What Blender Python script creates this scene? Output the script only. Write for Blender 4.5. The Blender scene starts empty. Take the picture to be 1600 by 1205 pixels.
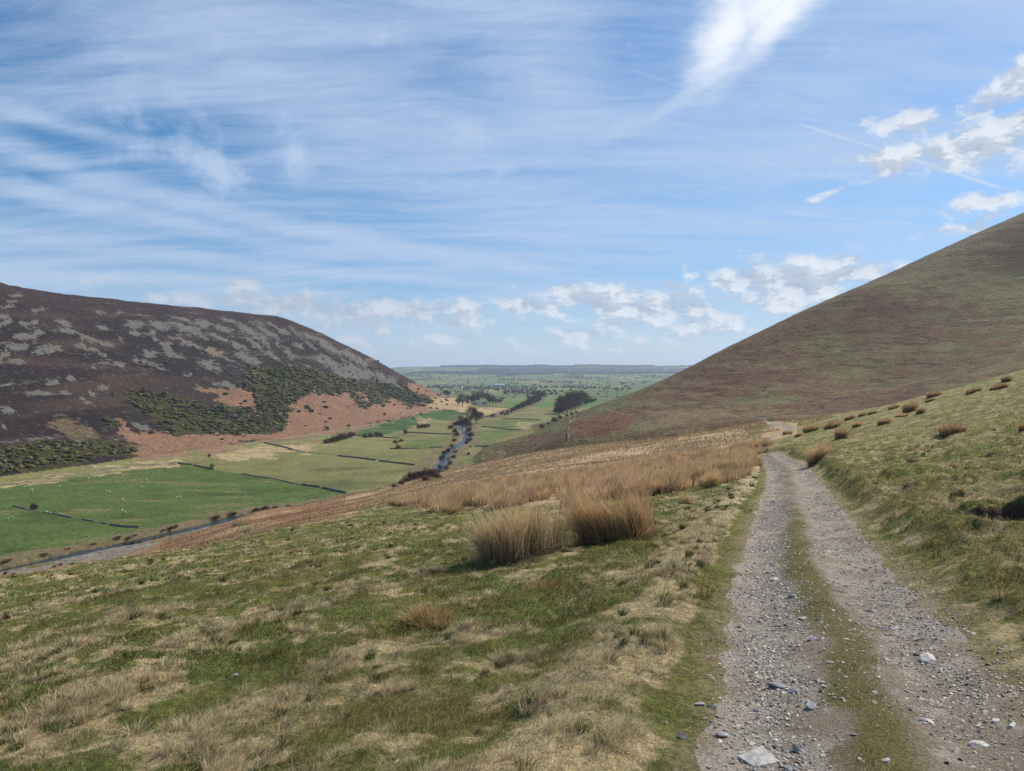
import bpy, math, random
import numpy as np
from mathutils import Vector, Matrix
random.seed(7)
RNG = np.random.default_rng(11)
SC = bpy.context.scene
QUALITY = 1
GRASSQ = 1
COL = SC.collection

# ------------------------------------------------------------------ camera
cam_data = bpy.data.cameras.new("camera")
cam = bpy.data.objects.new("camera", cam_data)
COL.objects.link(cam)
cam_data.sensor_fit = 'HORIZONTAL'
cam_data.sensor_width = 36.0
cam_data.lens = 36.0 * 1043.0 / 1600.0
cam.location = (0, 0, 0)
cam.rotation_euler = (math.radians(90.0), 0, 0)
cam_data.shift_y = -22.5 / 1600.0
cam_data.clip_start = 0.05
cam_data.clip_end = 40000.0
SC.camera = cam

# ------------------------------------------------------------------ exposure
SC.view_settings.view_transform = 'Standard'
SC.view_settings.look = 'None'
SC.view_settings.gamma = 1.0
SC.view_settings.use_curve_mapping = False
SC.view_settings.exposure = 0.28
SC.cycles.max_bounces = 5
SC.cycles.transparent_max_bounces = 8
SC.cycles.volume_bounces = 0

# ------------------------------------------------------------------ sun
SUN_AZ, SUN_EL = 56.0, 42.0          # degrees right of the view axis, above the horizon
_a, _e = math.radians(SUN_AZ), math.radians(SUN_EL)
SUN_DIR = Vector((math.sin(_a) * math.cos(_e), math.cos(_a) * math.cos(_e), math.sin(_e)))
sun_data = bpy.data.lights.new("sun", 'SUN')
sun_data.energy = 5.0
sun_data.angle = math.radians(0.55)
sun_data.color = (1.0, 0.92, 0.79)
sun = bpy.data.objects.new("sun", sun_data)
COL.objects.link(sun)
sun.rotation_euler = SUN_DIR.to_track_quat('Z', 'Y').to_euler()

# ------------------------------------------------------------------ node helpers
class NT:
    """small helper around a node tree"""
    def __init__(self, tree):
        self.t = tree; tree.nodes.clear()
    def n(self, typ, **kw):
        nd = self.t.nodes.new(typ)
        for k, v in kw.items(): setattr(nd, k, v)
        return nd
    def link(self, a, b): self.t.links.new(a, b)
    def put(self, sock, v):
        if isinstance(v, bpy.types.NodeSocket): self.link(v, sock)
        elif v is not None: sock.default_value = v
    def math(self, op, a, b=None, c=None, clamp=False):
        nd = self.n('ShaderNodeMath', operation=op); nd.use_clamp = clamp
        self.put(nd.inputs[0], a); self.put(nd.inputs[1], b)
        if c is not None: self.put(nd.inputs[2], c)
        return nd.outputs[0]
    def vmath(self, op, a, b=None):
        nd = self.n('ShaderNodeVectorMath', operation=op)
        self.put(nd.inputs[0], a); self.put(nd.inputs[1], b)
        return nd.outputs['Value'] if op in ('LENGTH', 'DOT_PRODUCT') else nd.outputs[0]
    def rng(self, v, a, b, c=0.0, d=1.0, smooth=True):
        nd = self.n('ShaderNodeMapRange', interpolation_type='SMOOTHSTEP' if smooth else 'LINEAR')
        self.put(nd.inputs['Value'], v)
        for nm, x in (('From Min', a), ('From Max', b), ('To Min', c), ('To Max', d)): self.put(nd.inputs[nm], x)
        return nd.outputs[0]
    def noise(self, vec, scale, detail=3.0, rough=0.5, dist=0.0):
        nd = self.n('ShaderNodeTexNoise')
        self.put(nd.inputs['Vector'], vec)
        nd.inputs['Scale'].default_value = scale; nd.inputs['Detail'].default_value = detail
        nd.inputs['Roughness'].default_value = rough; nd.inputs['Distortion'].default_value = dist
        return nd.outputs['Fac']
    def mapping(self, vec, loc=(0, 0, 0), rot=(0, 0, 0), scale=(1, 1, 1), typ='POINT'):
        nd = self.n('ShaderNodeMapping', vector_type=typ)
        self.put(nd.inputs['Vector'], vec)
        nd.inputs['Location'].default_value = loc
        nd.inputs['Rotation'].default_value = rot; nd.inputs['Scale'].default_value = scale
        return nd.outputs[0]
    def mix(self, f, a, b, blend='MIX'):
        nd = self.n('ShaderNodeMix', data_type='RGBA', blend_type=blend)
        self.put(nd.inputs[0], f); self.put(nd.inputs[6], a); self.put(nd.inputs[7], b)
        return nd.outputs[2]

# ------------------------------------------------------------------ sky
world = bpy.data.worlds.new("World")
SC.world = world
world.use_nodes = True
W = NT(world.node_tree)
SKYS = 0.117
def rad_(r, g, b): return (.96 * r / SKYS, .96 * g / SKYS, .96 * b / SKYS, 1)
sky = W.n('ShaderNodeTexSky', sky_type='NISHITA')
sky.sun_disc = False
sky.sun_elevation = math.radians(SUN_EL)
sky.sun_rotation = math.radians(SUN_AZ)
sky.altitude = 250.0
sky.air_density = 1.0
sky.dust_density = 0.5
sky.ozone_density = 2.0
gen = W.n('ShaderNodeTexCoord').outputs['Generated']
sx = W.n('ShaderNodeSeparateXYZ'); W.link(gen, sx.inputs[0])
az = W.math('ARCTAN2', sx.outputs[0], sx.outputs[1])
el = W.math('ARCSINE', sx.outputs[2])
cmb = W.n('ShaderNodeCombineXYZ'); W.link(az, cmb.inputs[0]); W.link(el, cmb.inputs[1])
AE = cmb.outputs[0]                              # (azimuth, elevation) in radians
zc = W.math('ADD', sx.outputs[2], 0.12)
pl = W.n('ShaderNodeCombineXYZ')
W.link(W.math('DIVIDE', sx.outputs[0], zc), pl.inputs[0]); W.link(W.math('DIVIDE', sx.outputs[1], zc), pl.inputs[1])
PLN = pl.outputs[0]                              # position on a high cloud sheet
def sky_ae(u, v):
    x, z = (u - 800) / 1043.0, (580 - v) / 1043.0
    return math.atan2(x, 1.0), math.atan2(z, math.hypot(x, 1.0))
def blob(u, v, ru, rv, rot=0.0, w=1.0):
    """soft elliptical weight round one cloud, given by its direction and angular size"""
    a, e = sky_ae(u, v)
    sc_ = math.cos(a) * math.cos(e) / 1043.0
    m = W.mapping(AEd, (a, e, 0), (0, 0, math.radians(rot)), (ru * sc_, rv * sc_, 1), 'TEXTURE')
    l = W.vmath('LENGTH', m)
    return W.rng(l, 1.6, 0.0, 0.0, w, smooth=False)
def accumulate(lst):
    acc = None
    for b in lst:
        s = blob(*b)
        acc = s if acc is None else W.math('MAXIMUM', acc, s)
    return acc
wob = W.n('ShaderNodeTexNoise'); wob.inputs['Scale'].default_value = 14.0; wob.inputs['Detail'].default_value = 3
W.link(AE, wob.inputs['Vector'])
AEd = W.vmath('ADD', AE, W.vmath('MULTIPLY', W.vmath('SUBTRACT', wob.outputs['Color'], (0.5, 0.5, 0.5)), (0.035, 0.022, 0)))
# cumulus: firm edged, lit tops
CU = [(1565, 215, 105, 48, 12), (1490, 238, 75, 32, 0), (1392, 252, 70, 26, 0), (1415, 186, 52, 28, -10, .9), (1560, 150, 80, 36, 25, .85),
      (1535, 314, 75, 18, 4, .8), (1300, 302, 45, 11, 20, .6), (1515, 355, 60, 22, 10, .75), (1165, 432, 70, 28, -5), (1240, 440, 120, 44, 0), (1320, 425, 75, 32, 0),
      (1210, 465, 110, 32, 0, .8), (890, 460, 44, 20, -10), (940, 473, 85, 28, -8), (1040, 484, 140, 34, -3), (1000, 500, 140, 24, 0, .8), (1040, 447, 26, 11, 0, .8),
      (910, 523, 60, 16, 0, .85), (822, 476, 52, 21, -8, .95), (430, 474, 80, 22, -6, 1), (360, 470, 90, 18, 0, .8), (480, 480, 60, 20, -8, .95), (548, 486, 65, 26, 0, .95),
      (640, 487, 90, 24, 0, .9), (726, 486, 34, 22, 0, .95), (720, 504, 60, 11, 0, .85), (545, 507, 100, 18, 0, .75), (550, 535, 60, 18, 0, .7), (700, 530, 160, 14, 0, .65), (1100, 520, 190, 18, 0, .7), (300, 440, 130, 10, 3, .6), (860, 545, 200, 12, 0, .55),
      (1490, 225, 40, 60, 60, .6)]
SOFT = [(305, 246, 88, 34, -26, 1.0), (268, 226, 50, 26, -10, .75), (345, 270, 48, 24, -35, .9), (455, 240, 26, 48, 20, 1.0), (470, 258, 30, 24, 0, .85), (742, 205, 52, 30, 0, .6), (780, 275, 34, 24, 20, .5), (185, 168, 48, 22, 0, .55),
        (300, 165, 80, 40, -40, .5), (60, 228, 60, 22, 0, .35), (310, 300, 30, 14, -30, .4), (675, 283, 35, 14, 0, .4), (1000, 190, 40, 14, 25, .5), (590, 60, 80, 16, 10, .45)]
fineN = W.noise(W.mapping(AE, scale=(1, 1.7, 1)), 22.0, 8.0, 0.60)
cuF = accumulate(CU)
cu = W.rng(W.math('ADD', cuF, W.math('MULTIPLY', W.math('SUBTRACT', fineN, 0.5), 2.4)), 0.26, 0.78)
softF = accumulate(SOFT)
so = W.rng(W.math('ADD', softF, W.math('MULTIPLY', W.math('SUBTRACT', W.noise(AE, 16.0, 9.0, 0.66), 0.5), 2.6)), 0.14, 1.15, 0.0, 0.86)
# bright brushed cloud at the top
b1 = W.math('MAXIMUM', blob(1215, -20, 130, 58, 32, 1.0), blob(1135, 50, 85, 48, 55, 1.0))
b1 = W.math('MAXIMUM', b1, blob(1230, 10, 120, 30, 38, 1.0))
st1 = W.noise(W.mapping(AE, rot=(0, 0, math.radians(-45)), scale=(1.0, 3.2, 1)), 10.0, 10.0, 0.74)
top = W.rng(W.math('ADD', b1, W.math('MULTIPLY', W.math('SUBTRACT', st1, 0.5), 0.9)), 0.02, 0.95, 0.0, 0.97)
wisp = W.math('MAXIMUM', blob(1050, 165, 80, 12, 27, 1.3), blob(985, 195, 70, 18, 22, .8))
wisp = W.rng(W.math('ADD', wisp, W.math('MULTIPLY', W.math('SUBTRACT', fineN, 0.5), 1.2)), 0.25, 1.0, 0.0, 0.6)
# high cirrus sheet: two stretched fields
PLd = W.vmath('ADD', PLN, W.vmath('MULTIPLY', W.n('ShaderNodeTexNoise').outputs['Color'], (0.0, 0.0, 0)))
warp = W.n('ShaderNodeTexNoise'); warp.inputs['Scale'].default_value = 0.9; warp.inputs['Detail'].default_value = 3; W.link(PLN, warp.inputs['Vector'])
PLw = W.vmath('ADD', PLN, W.vmath('MULTIPLY', W.vmath('SUBTRACT', warp.outputs['Color'], (0.5, 0.5, 0.5)), (0.7, 0.45, 0)))
ci1 = W.noise(W.mapping(PLw, (3.1, 0.4, 0), (0, 0, math.radians(24)), (0.30, 1.9, 1)), 1.6, 9.0, 0.66)
ci2 = W.noise(W.mapping(PLw, (8.1, 2.4, 0), (0, 0, math.radians(-30)), (0.45, 2.0, 1)), 2.2, 9.0, 0.68)
ci3 = W.noise(W.mapping(PLN, (1.1, 5.4, 0), (0, 0, math.radians(18)), (0.16, 1.0, 1)), 2.6, 7.0, 0.62)
cover = W.noise(W.mapping(PLN, (0.3, 0.9, 0)), 0.55, 2.0, 0.5)
def over_(a, b): return W.math('SUBTRACT', 1.0, W.math('MULTIPLY', W.math('SUBTRACT', 1.0, a), W.math('SUBTRACT', 1.0, b)))
bands = accumulate([(150, 320, 420, 16, -7, .8), (560, 375, 380, 16, -8, .95), (60, 250, 220, 22, -12, .8), (80, 190, 140, 12, -5, .7), (420, 110, 420, 90, -18, .6), (900, 330, 380, 70, -5, .55), (1300, 130, 350, 110, 0, .5), (560, 70, 320, 30, 8, .6),
                    (700, 440, 520, 10, -3, .7), (200, 440, 300, 14, 0, .6), (1150, 250, 350, 70, 0, .6), (850, 120, 200, 90, -40, .6)])
cir = W.math('ADD', W.math('ADD', W.math('MULTIPLY', ci1, 0.55), W.math('MULTIPLY', ci2, 0.45)), W.math('MULTIPLY', ci3, 0.35))
cir = W.math('ADD', cir, W.math('MULTIPLY', bands, 0.22))
cir = W.math('ADD', cir, W.math('MULTIPLY', W.math('SUBTRACT', cover, 0.5), 0.25))
veil = over_(W.rng(cir, 0.50, 0.86, 0.0, 0.70), W.rng(W.math('ADD', W.math('MULTIPLY', bands, .8), cover), 0.35, 1.7, 0.0, 0.48))
fib = W.noise(W.mapping(PLw, (2.2, 7.7, 0), (0, 0, math.radians(14)), (0.7, 4.5, 1)), 3.2, 9.0, 0.72)
veil = W.math('MULTIPLY', veil, W.rng(fib, 0.34, 0.66, 0.86, 1.12))
# vapour trails: thin straight lines
def trail(u1, v1, u2, v2, wpx, st):
    a1, e1 = sky_ae(u1, v1); a2, e2 = sky_ae(u2, v2)
    L = math.hypot(a2 - a1, e2 - e1); ang = math.atan2(e2 - e1, a2 - a1)
    m = W.mapping(AE, ((a1 + a2) / 2, (e1 + e2) / 2, 0), (0, 0, ang), (L / 2, wpx / 1043.0 * 0.75, 1), 'TEXTURE')
    s = W.n('ShaderNodeSeparateXYZ'); W.link(m, s.inputs[0])
    across = W.rng(W.math('ABSOLUTE', s.outputs[1]), 1.0, 0.0)
    along = W.rng(W.math('ABSOLUTE', s.outputs[0]), 1.0, 0.75)
    return W.math('MULTIPLY', W.math('MULTIPLY', across, along), W.math('MULTIPLY', W.math('ADD', fineN, 0.75), st))
tr = W.math('MAXIMUM', trail(1240, 190, 1410, 243, 3.5, .42), trail(1395, 238, 1575, 297, 5, .62))
tr = W.math('MAXIMUM', tr, trail(975, 105, 1150, 160, 2.5, .16))
tr = W.math('MAXIMUM', tr, trail(1210, 330, 1460, 353, 5, .18))
low = W.rng(el, 0.24, 0.0, 0.0, 0.42)               # pale air low over the plain
def over(a, b):  # 1-(1-a)(1-b)
    return W.math('SUBTRACT', 1.0, W.math('MULTIPLY', W.math('SUBTRACT', 1.0, a), W.math('SUBTRACT', 1.0, b)))
thin = over(over(veil, so), over(over(wisp, tr), low))
tr_top = tr
skycol = W.n('ShaderNodeHueSaturation'); W.link(W.mix(W.rng(el, 0.30, 0.0, 0.0, 0.75), sky.outputs[0], W.mix(1.0, sky.outputs[0], (.55, .67, .84, 1), 'MULTIPLY')), skycol.inputs['Color'])
skycol.inputs['Saturation'].default_value = 1.40; skycol.inputs['Value'].default_value = 0.86
c1 = W.mix(thin, skycol.outputs[0], rad_(.44, .55, .73))
cu = W.math('MULTIPLY', cu, W.rng(cuF, 0.03, 0.22))
so = W.math('MULTIPLY', so, W.rng(softF, 0.02, 0.25))
shade = W.rng(W.noise(W.mapping(AE, (0, 0.012, 0), scale=(1, 1.7, 1)), 22.0, 7.0, 0.6), 0.36, 0.66)
lit = W.math('SUBTRACT', fineN, W.noise(W.mapping(AE, (0.006, 0.022, 0), scale=(1, 1.7, 1)), 22.0, 7.0, 0.62))
shade = W.math('MULTIPLY', W.math('ADD', W.math('MULTIPLY', shade, .35), W.math('MULTIPLY', W.rng(lit, -0.07, 0.09), .72)), W.rng(az, -0.38, 0.15, 0.45, 1.0))
cucol = W.mix(shade, rad_(.37, .44, .55), rad_(.68, .73, .80))
c2 = W.mix(W.math('MULTIPLY', cu, W.rng(el, 0.0, 0.08, 0.55, 0.97)), c1, cucol)
c2 = W.mix(W.math('MULTIPLY', tr_top, .25, clamp=True), c2, rad_(.74, .79, .87))
c3 = W.mix(top, c2, rad_(.80, .84, .90))
bg = W.n('ShaderNodeBackground'); W.link(c3, bg.inputs['Color']); bg.inputs['Strength'].default_value = SKYS
wo = W.n('ShaderNodeOutputWorld'); W.link(bg.outputs[0], wo.inputs['Surface'])
world.cycles.sampling_method = 'MANUAL'
world.cycles.sample_map_resolution = 256

# ------------------------------------------------------------------ terrain (numpy)
FPX, U0, V0 = 1043.0, 800.0, 580.0        # focal length in photo pixels, eye-level line

def ray(u, v, Y):
    """world point seen at photo position (u, v) at depth Y (eye at the origin)"""
    return ((u - U0) / FPX * Y, Y, (V0 - v) / FPX * Y)

def _hash(ix, iy, s):
    n = (ix.astype(np.int64) * 374761393 + iy.astype(np.int64) * 668265263 + s * 1442695041) & 0xFFFFFFFF
    n = ((n ^ (n >> 13)) * 1274126177) & 0xFFFFFFFF
    n = (n ^ (n >> 16)) & 0xFFFFFF
    return n.astype(np.float32) / 16777215.0

def vnoise(x, y, s=0):
    x = np.asarray(x, dtype=np.float64); y = np.asarray(y, dtype=np.float64)
    ix = np.floor(x); iy = np.floor(y)
    fx = (x - ix).astype(np.float32); fy = (y - iy).astype(np.float32)
    ix = ix.astype(np.int64); iy = iy.astype(np.int64)
    ux = fx * fx * (3 - 2 * fx); uy = fy * fy * (3 - 2 * fy)
    a = _hash(ix, iy, s); b = _hash(ix + 1, iy, s); c = _hash(ix, iy + 1, s); d = _hash(ix + 1, iy + 1, s)
    return (a + (b - a) * ux) * (1 - uy) + (c + (d - c) * ux) * uy

def fbm(x, y, s=0, octv=4, gain=0.5):
    t = 0.0; amp = 1.0; tot = 0.0
    x = np.asarray(x, dtype=np.float64); y = np.asarray(y, dtype=np.float64)
    for o in range(octv):
        ca, sa = math.cos(0.6 * o), math.sin(0.6 * o)
        t = t + amp * vnoise((x * ca - y * sa) * 2 ** o + 17.3 * o, (x * sa + y * ca) * 2 ** o - 9.1 * o, s + o)
        tot += amp; amp *= gain
    return t / tot

def sstep(a, b, x):
    t = np.clip((x - a) / (b - a), 0, 1)
    return t * t * (3 - 2 * t)

class RBF:
    def __init__(self, pts, vals, c=12.0):
        self.p = np.array(pts, float); self.c = c
        n = len(pts)
        d = np.hypot(self.p[:, None, 0] - self.p[None, :, 0], self.p[:, None, 1] - self.p[None, :, 1])
        A = -np.sqrt(d * d + c * c)
        M = np.zeros((n + 1, n + 1)); M[:n, :n] = A; M[n, :n] = 1; M[:n, n] = 1
        self.w = np.linalg.solve(M, np.append(np.array(vals, float), 0))
    def __call__(self, x, y):
        out = np.full(np.shape(x), self.w[-1])
        for (px, py), w in zip(self.p, self.w[:-1]):
            out = out - w * np.sqrt((x - px) ** 2 + (y - py) ** 2 + self.c ** 2)
        return out

# ---- valley floor and the plain beyond
_VY = np.array([-500, 800, 1250, 2000, 3000, 4000, 5000, 6000, 7500, 9000, 9400, 11000, 15000.])
_VZ = np.array([-60, -60, -63, -66, -67, -58, -44, -24, 10, 60, 66, 50, 0.])
def valley(x, y):
    yy = y + 0.12 * np.abs(x)
    z = np.interp(yy, _VY, _VZ)
    far = sstep(1400, 3500, y)
    z = z + far * 18 * (fbm(x / 900.0, y / 1300.0, 5, 3) - 0.5) + sstep(3500, 6500, y) * 46 * (fbm(x / 1500.0 + 3.3, y / 1900.0, 6, 3) - 0.5)
    ridge = sstep(7500, 9000, y)
    z = z + ridge * (-26 * sstep(-1300, -1750, x) + 26 * (fbm(x / 900.0, y / 3000.0, 9, 3) - 0.5))
    return z

# ---- heather hill on the left
LP = [(0, 750, 368), (200, 722, 440), (420, 690, 569), (560, 668, 711), (640, 648, 920), (715, 633, 1180), (-250, 800, 285),
      (0, 448, 700), (100, 468, 780), (250, 480, 900), (400, 498, 1000), (450, 500, 1050), (500, 520, 1100), (560, 549, 1150),
      (610, 576, 1190), (660, 603, 1215), (-250, 400, 560), (-600, 330, 500),
      (0, 600, 520), (200, 600, 640), (400, 590, 780), (520, 600, 900), (600, 620, 1030)]
lp, lv = [], []
for u, v, Y in LP:
    x, y, z = ray(u, v, Y); lp.append((x, y)); lv.append(z)
for x, y, z in [(-900, 900, 90), (-700, 1150, 80), (-500, 1450, 20), (-300, 1400, -40), (-150, 1400, -75), (-900, 1700, -30),
                (-1300, 900, 60), (-1300, 400, 150), (-900, 300, 140), (-600, 150, 40), (-400, 60, -55), (-330, 200, -62),
                (-60, 1250, -74), (0, 1050, -75), (0, 800, -80), (-60, 600, -85), (-130, 400, -85), (-220, 200, -85), (-280, 0, -90), (60, 1500, -95)]:
    lp.append((x, y)); lv.append(z)
_L = RBF(lp, lv, 25.0)
def left_hill(x, y):
    z = _L(x, y)
    return np.where((y > 1700) | (x > 150), z - 0.4 * np.maximum(y - 1700, 0) - 0.5 * np.maximum(x - 150, 0), z)

# ---- grassy fell on the right
RP = [(1600, 339, 600), (1500, 391, 590), (1350, 453, 570), (1240, 507, 560), (1150, 542, 570), (1070, 579, 600), (1000, 612, 640),
      (940, 632, 700), (905, 645, 740), (1800, 250, 600), (2100, 150, 560),
      (703, 722, 441), (771, 698, 530), (831, 668, 711), (880, 652, 850),
      (760, 714, 440), (820, 690, 470), (880, 692, 330), (1000, 685, 260), (1110, 668, 230), (1180, 658, 225),
      (1200, 653, 300), (1120, 647, 350), (1040, 645, 400), (940, 645, 500), (890, 660, 560),
      (1240, 600, 420), (1150, 620, 430), (1300, 645, 270), (1450, 605, 300), (1600, 560, 330), (1400, 530, 480), (1600, 430, 520),
      (1600, 500, 440), (1400, 600, 380)]
rp, rv = [], []
for u, v, Y in RP:
    x, y, z = ray(u, v, Y); rp.append((x, y)); rv.append(z)
for x, y, z in [(690, 900, 165), (900, 600, 240), (1000, 300, 220), (700, 200, 110), (400, 50, 40), (340, 800, 42), (230, 900, -30), (150, 1000, -66),
                (120, 1200, -90), (300, 1300, -60), (700, 1500, 20), (20, 800, -72), (-20, 600, -76), (-60, 440, -76), (0, 300, -60), (-20, 200, -70),
                (30, 120, -40), (100, 60, -20), (1500, 900, 180), (1500, 1800, -20)]:
    rp.append((x, y)); rv.append(z)
_R = RBF(rp, rv, 18.0)
def right_fell(x, y):
    z = _R(x, y)
    z = np.where(z > 150, 150 + 25 * np.tanh((z - 150) / 25.0), z)
    return z - 0.45 * np.maximum(y - 1500, 0) - 0.6 * np.maximum(-20 - x, 0)

# ---- near hillside with the track
PB, PC, PH = 0.12, -0.147, 1.65
def nplane(x, y):
    return -PH + PB * x + PC * y
NP = [(0, 905, 25), (70, 894, 27), (150, 878, 30), (245, 868, 32), (315, 851, 36), (385, 833, 42), (470, 815, 50), (560, 799, 60),
      (150, 887, 165), (385, 819, 120), (385, 809, 210), (560, 788, 130), (560, 781, 190), (560, 783, 250), (470, 800, 190), (640, 759, 190), (640, 762, 250), (300, 842, 110), (300, 835, 185),
      (640, 775, 80), (700, 753, 130), (700, 739, 190), (700, 743, 250), (760, 726, 190), (760, 730, 250), (860, 705, 190), (860, 710, 240), (880, 722, 110), (1010, 690, 170), (1010, 694, 220), (1110, 675, 160),
      (1000, 712, 100), (1185, 661, 160), (1240, 657, 145), (1300, 648, 120), (1380, 635, 105), (1450, 619, 90), (1520, 600, 80), (1600, 580, 70), (1800, 525, 70),
      (1600, 700, 22), (1400, 680, 45), (1485, 690, 28), (1500, 640, 50), (1600, 640, 38), (1180, 705, 62), (1230, 668, 110), (1300, 670, 70)]
npt, nval = [], []
for u, v, Y in NP:
    x, y, z = ray(u, v, Y); npt.append((x, y)); nval.append(z - nplane(x, y))
for y in (-14, -4, 3, 10, 20, 32):
    for x in (-12, -5, 0, 5):
        if y > 0 and x < -0.62 * y - 2 and x < -10: continue
        npt.append((x, y)); nval.append(0.0)
for x, y in [(7, 10), (10, 24), (0, 42), (-8, 40), (9, 40), (16, 44), (-17, 18)]:
    npt.append((x, y)); nval.append(0.0)
for x, y, z in [(-45, 60, -23), (-60, 30, -28), (-34, 12, -15), (-30, -10, -12), (-80, 0, -42), (-100, 60, -48), (-120, 100, -57), (-140, 150, -72),
                (-100, 225, -69), (-85, 300, -80), (-40, 330, -72), (-20, 450, -95), (10, 310, -52), (45, 275, -42), (75, 245, -34), (95, 230, -33), (60, 400, -75),
                (120, 180, -24), (110, 150, -14), (120, 110, -4), (160, 80, 16), (90, 0, 22), (40, -10, 7), (20, 0, 2.2), (60, 30, 7), (200, 250, -40), (0, -80, 0), (-100, -100, -50), (-220, 100, -100), (-250, -100, -110), (200, 400, -100), (100, 600, -140)]:
    npt.append((x, y)); nval.append(z - nplane(x, y))
_N = RBF(npt, nval, 5.0)
def near_macro(x, y):
    return nplane(x, y) + _N(x, y) - 0.6 * np.maximum(np.hypot(x, y) - 450, 0)

def smax(a, b, k):
    return 0.5 * (a + b + np.sqrt((a - b) ** 2 + k * k))

def layers(x, y):
    return valley(x, y), left_hill(x, y), right_fell(x, y), near_macro(x, y)

def Hmacro(x, y):
    V, L, R, N = layers(x, y)
    k = np.clip(0.006 * np.hypot(x, y), 0.0, 3.0)
    h = smax(V, L, k + 1); h = smax(h, R, k + 1)
    nr = np.maximum(h, N)
    return np.where(h < -20, np.maximum(smax(h, N, k), nr), nr)

_MY = np.concatenate([np.geomspace(1.5, 60, 260), np.geomspace(60.3, 1400, 900), np.geomspace(1408, 14000, 300)])
def hit(pts, H=None):
    """world xy of the ground seen at photo positions (u, v)"""
    H = H or Hmacro
    pts = np.array(pts, float).reshape(-1, 2)
    dx = (pts[:, 0] - U0) / FPX; dz = (V0 - pts[:, 1]) / FPX
    X = dx[:, None] * _MY[None]; Y = np.broadcast_to(_MY[None], X.shape)
    D = H(X, Y) - dz[:, None] * _MY[None]
    hitm = D >= 0
    i = np.where(hitm.any(1), hitm.argmax(1), len(_MY) - 1)
    i = np.maximum(i, 1); r = np.arange(len(pts))
    d0 = D[r, i - 1]; d1 = D[r, i]
    t = np.clip(-d0 / np.where(np.abs(d1 - d0) < 1e-9, 1, d1 - d0), 0, 1)
    yy = _MY[i - 1] + (_MY[i] - _MY[i - 1]) * t
    return np.stack([dx * yy, yy], 1)

# ------------------------------------------------------------------ mesh helpers
def new_mesh(name, verts, faces_flat, loop_counts, smooth=False, col=None, attrs=None):
    me = bpy.data.meshes.new(name)
    verts = np.ascontiguousarray(verts, dtype=np.float32)
    n = len(verts); nl = len(faces_flat); nf = len(loop_counts)
    me.vertices.add(n); me.vertices.foreach_set('co', verts.ravel())
    me.loops.add(nl); me.loops.foreach_set('vertex_index', np.asarray(faces_flat, dtype=np.int32))
    me.polygons.add(nf)
    ls = np.zeros(nf, dtype=np.int32); ls[1:] = np.cumsum(loop_counts)[:-1]
    me.polygons.foreach_set('loop_start', ls)
    me.polygons.foreach_set('use_smooth', np.full(nf, smooth, dtype=bool))
    if col is not None:
        for k, c in col.items():
            a = me.color_attributes.new(k, 'FLOAT_COLOR', 'POINT')
            c = np.asarray(c, dtype=np.float32)
            if c.shape[1] == 3: c = np.concatenate([c, np.ones((n, 1), np.float32)], 1)
            a.data.foreach_set('color', np.ascontiguousarray(c).ravel())
    me.update(calc_edges=True)
    return me

def tag(o, label=None, cat=None, group=None, kind=None):
    if label: o['label'] = label
    if cat: o['category'] = cat
    if group: o['group'] = group
    if kind: o['kind'] = kind
    return o

def obj(name, me, mat=None, parent=None):
    o = bpy.data.objects.new(name, me); COL.objects.link(o)
    if mat is not None and me is not None and len(me.materials) == 0: me.materials.append(mat)
    if parent is not None: o.parent = parent
    return o

def empty(name, loc):
    o = bpy.data.objects.new(name, None); COL.objects.link(o); o.location = loc
    o.empty_display_size = 0.3
    return o

def new_mat(name):
    m = bpy.data.materials.new(name); m.use_nodes = True
    return m, NT(m.node_tree)

def inpoly(u, v, poly):
    c = np.zeros(u.shape, bool); n = len(poly)
    for i in range(n):
        x1, y1 = poly[i]; x2, y2 = poly[(i + 1) % n]
        if y1 == y2: continue
        c ^= ((y1 > v) != (y2 > v)) & (u < (x2 - x1) * (v - y1) / (y2 - y1) + x1)
    return c

def polydist(x, y, pts):
    """distance to a polyline, and signed side (+ right of its direction)"""
    best = np.full(np.shape(x), 1e9); side = np.zeros(np.shape(x)); par = np.zeros(np.shape(x)); acc = 0.0
    for (x1, y1), (x2, y2) in zip(pts[:-1], pts[1:]):
        dx, dy = x2 - x1, y2 - y1; L = math.hypot(dx, dy) + 1e-9
        t = np.clip(((x - x1) * dx + (y - y1) * dy) / (L * L), 0, 1)
        d = np.hypot(x - x1 - t * dx, y - y1 - t * dy)
        s = ((x - x1) * dy - (y - y1) * dx) / L
        m = d < best
        best = np.where(m, d, best); side = np.where(m, s, side); par = np.where(m, acc + t * L, par)
        acc += L
    return best, side, par

def resample(pts, step):
    pts = np.array(pts, float)
    # Catmull-Rom through the points
    P = np.vstack([2 * pts[0] - pts[1], pts, 2 * pts[-1] - pts[-2]]); out = []
    for i in range(1, len(P) - 2):
        L = np.hypot(*(P[i + 1] - P[i])); n = max(1, int(L / step))
        for k in range(n):
            t = k / n
            out.append(0.5 * ((2 * P[i]) + (-P[i - 1] + P[i + 1]) * t + (2 * P[i - 1] - 5 * P[i] + 4 * P[i + 1] - P[i + 2]) * t * t
                              + (-P[i - 1] + 3 * P[i] - 3 * P[i + 1] + P[i + 2]) * t ** 3))
    out.append(P[-2])
    return np.array(out)

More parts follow.
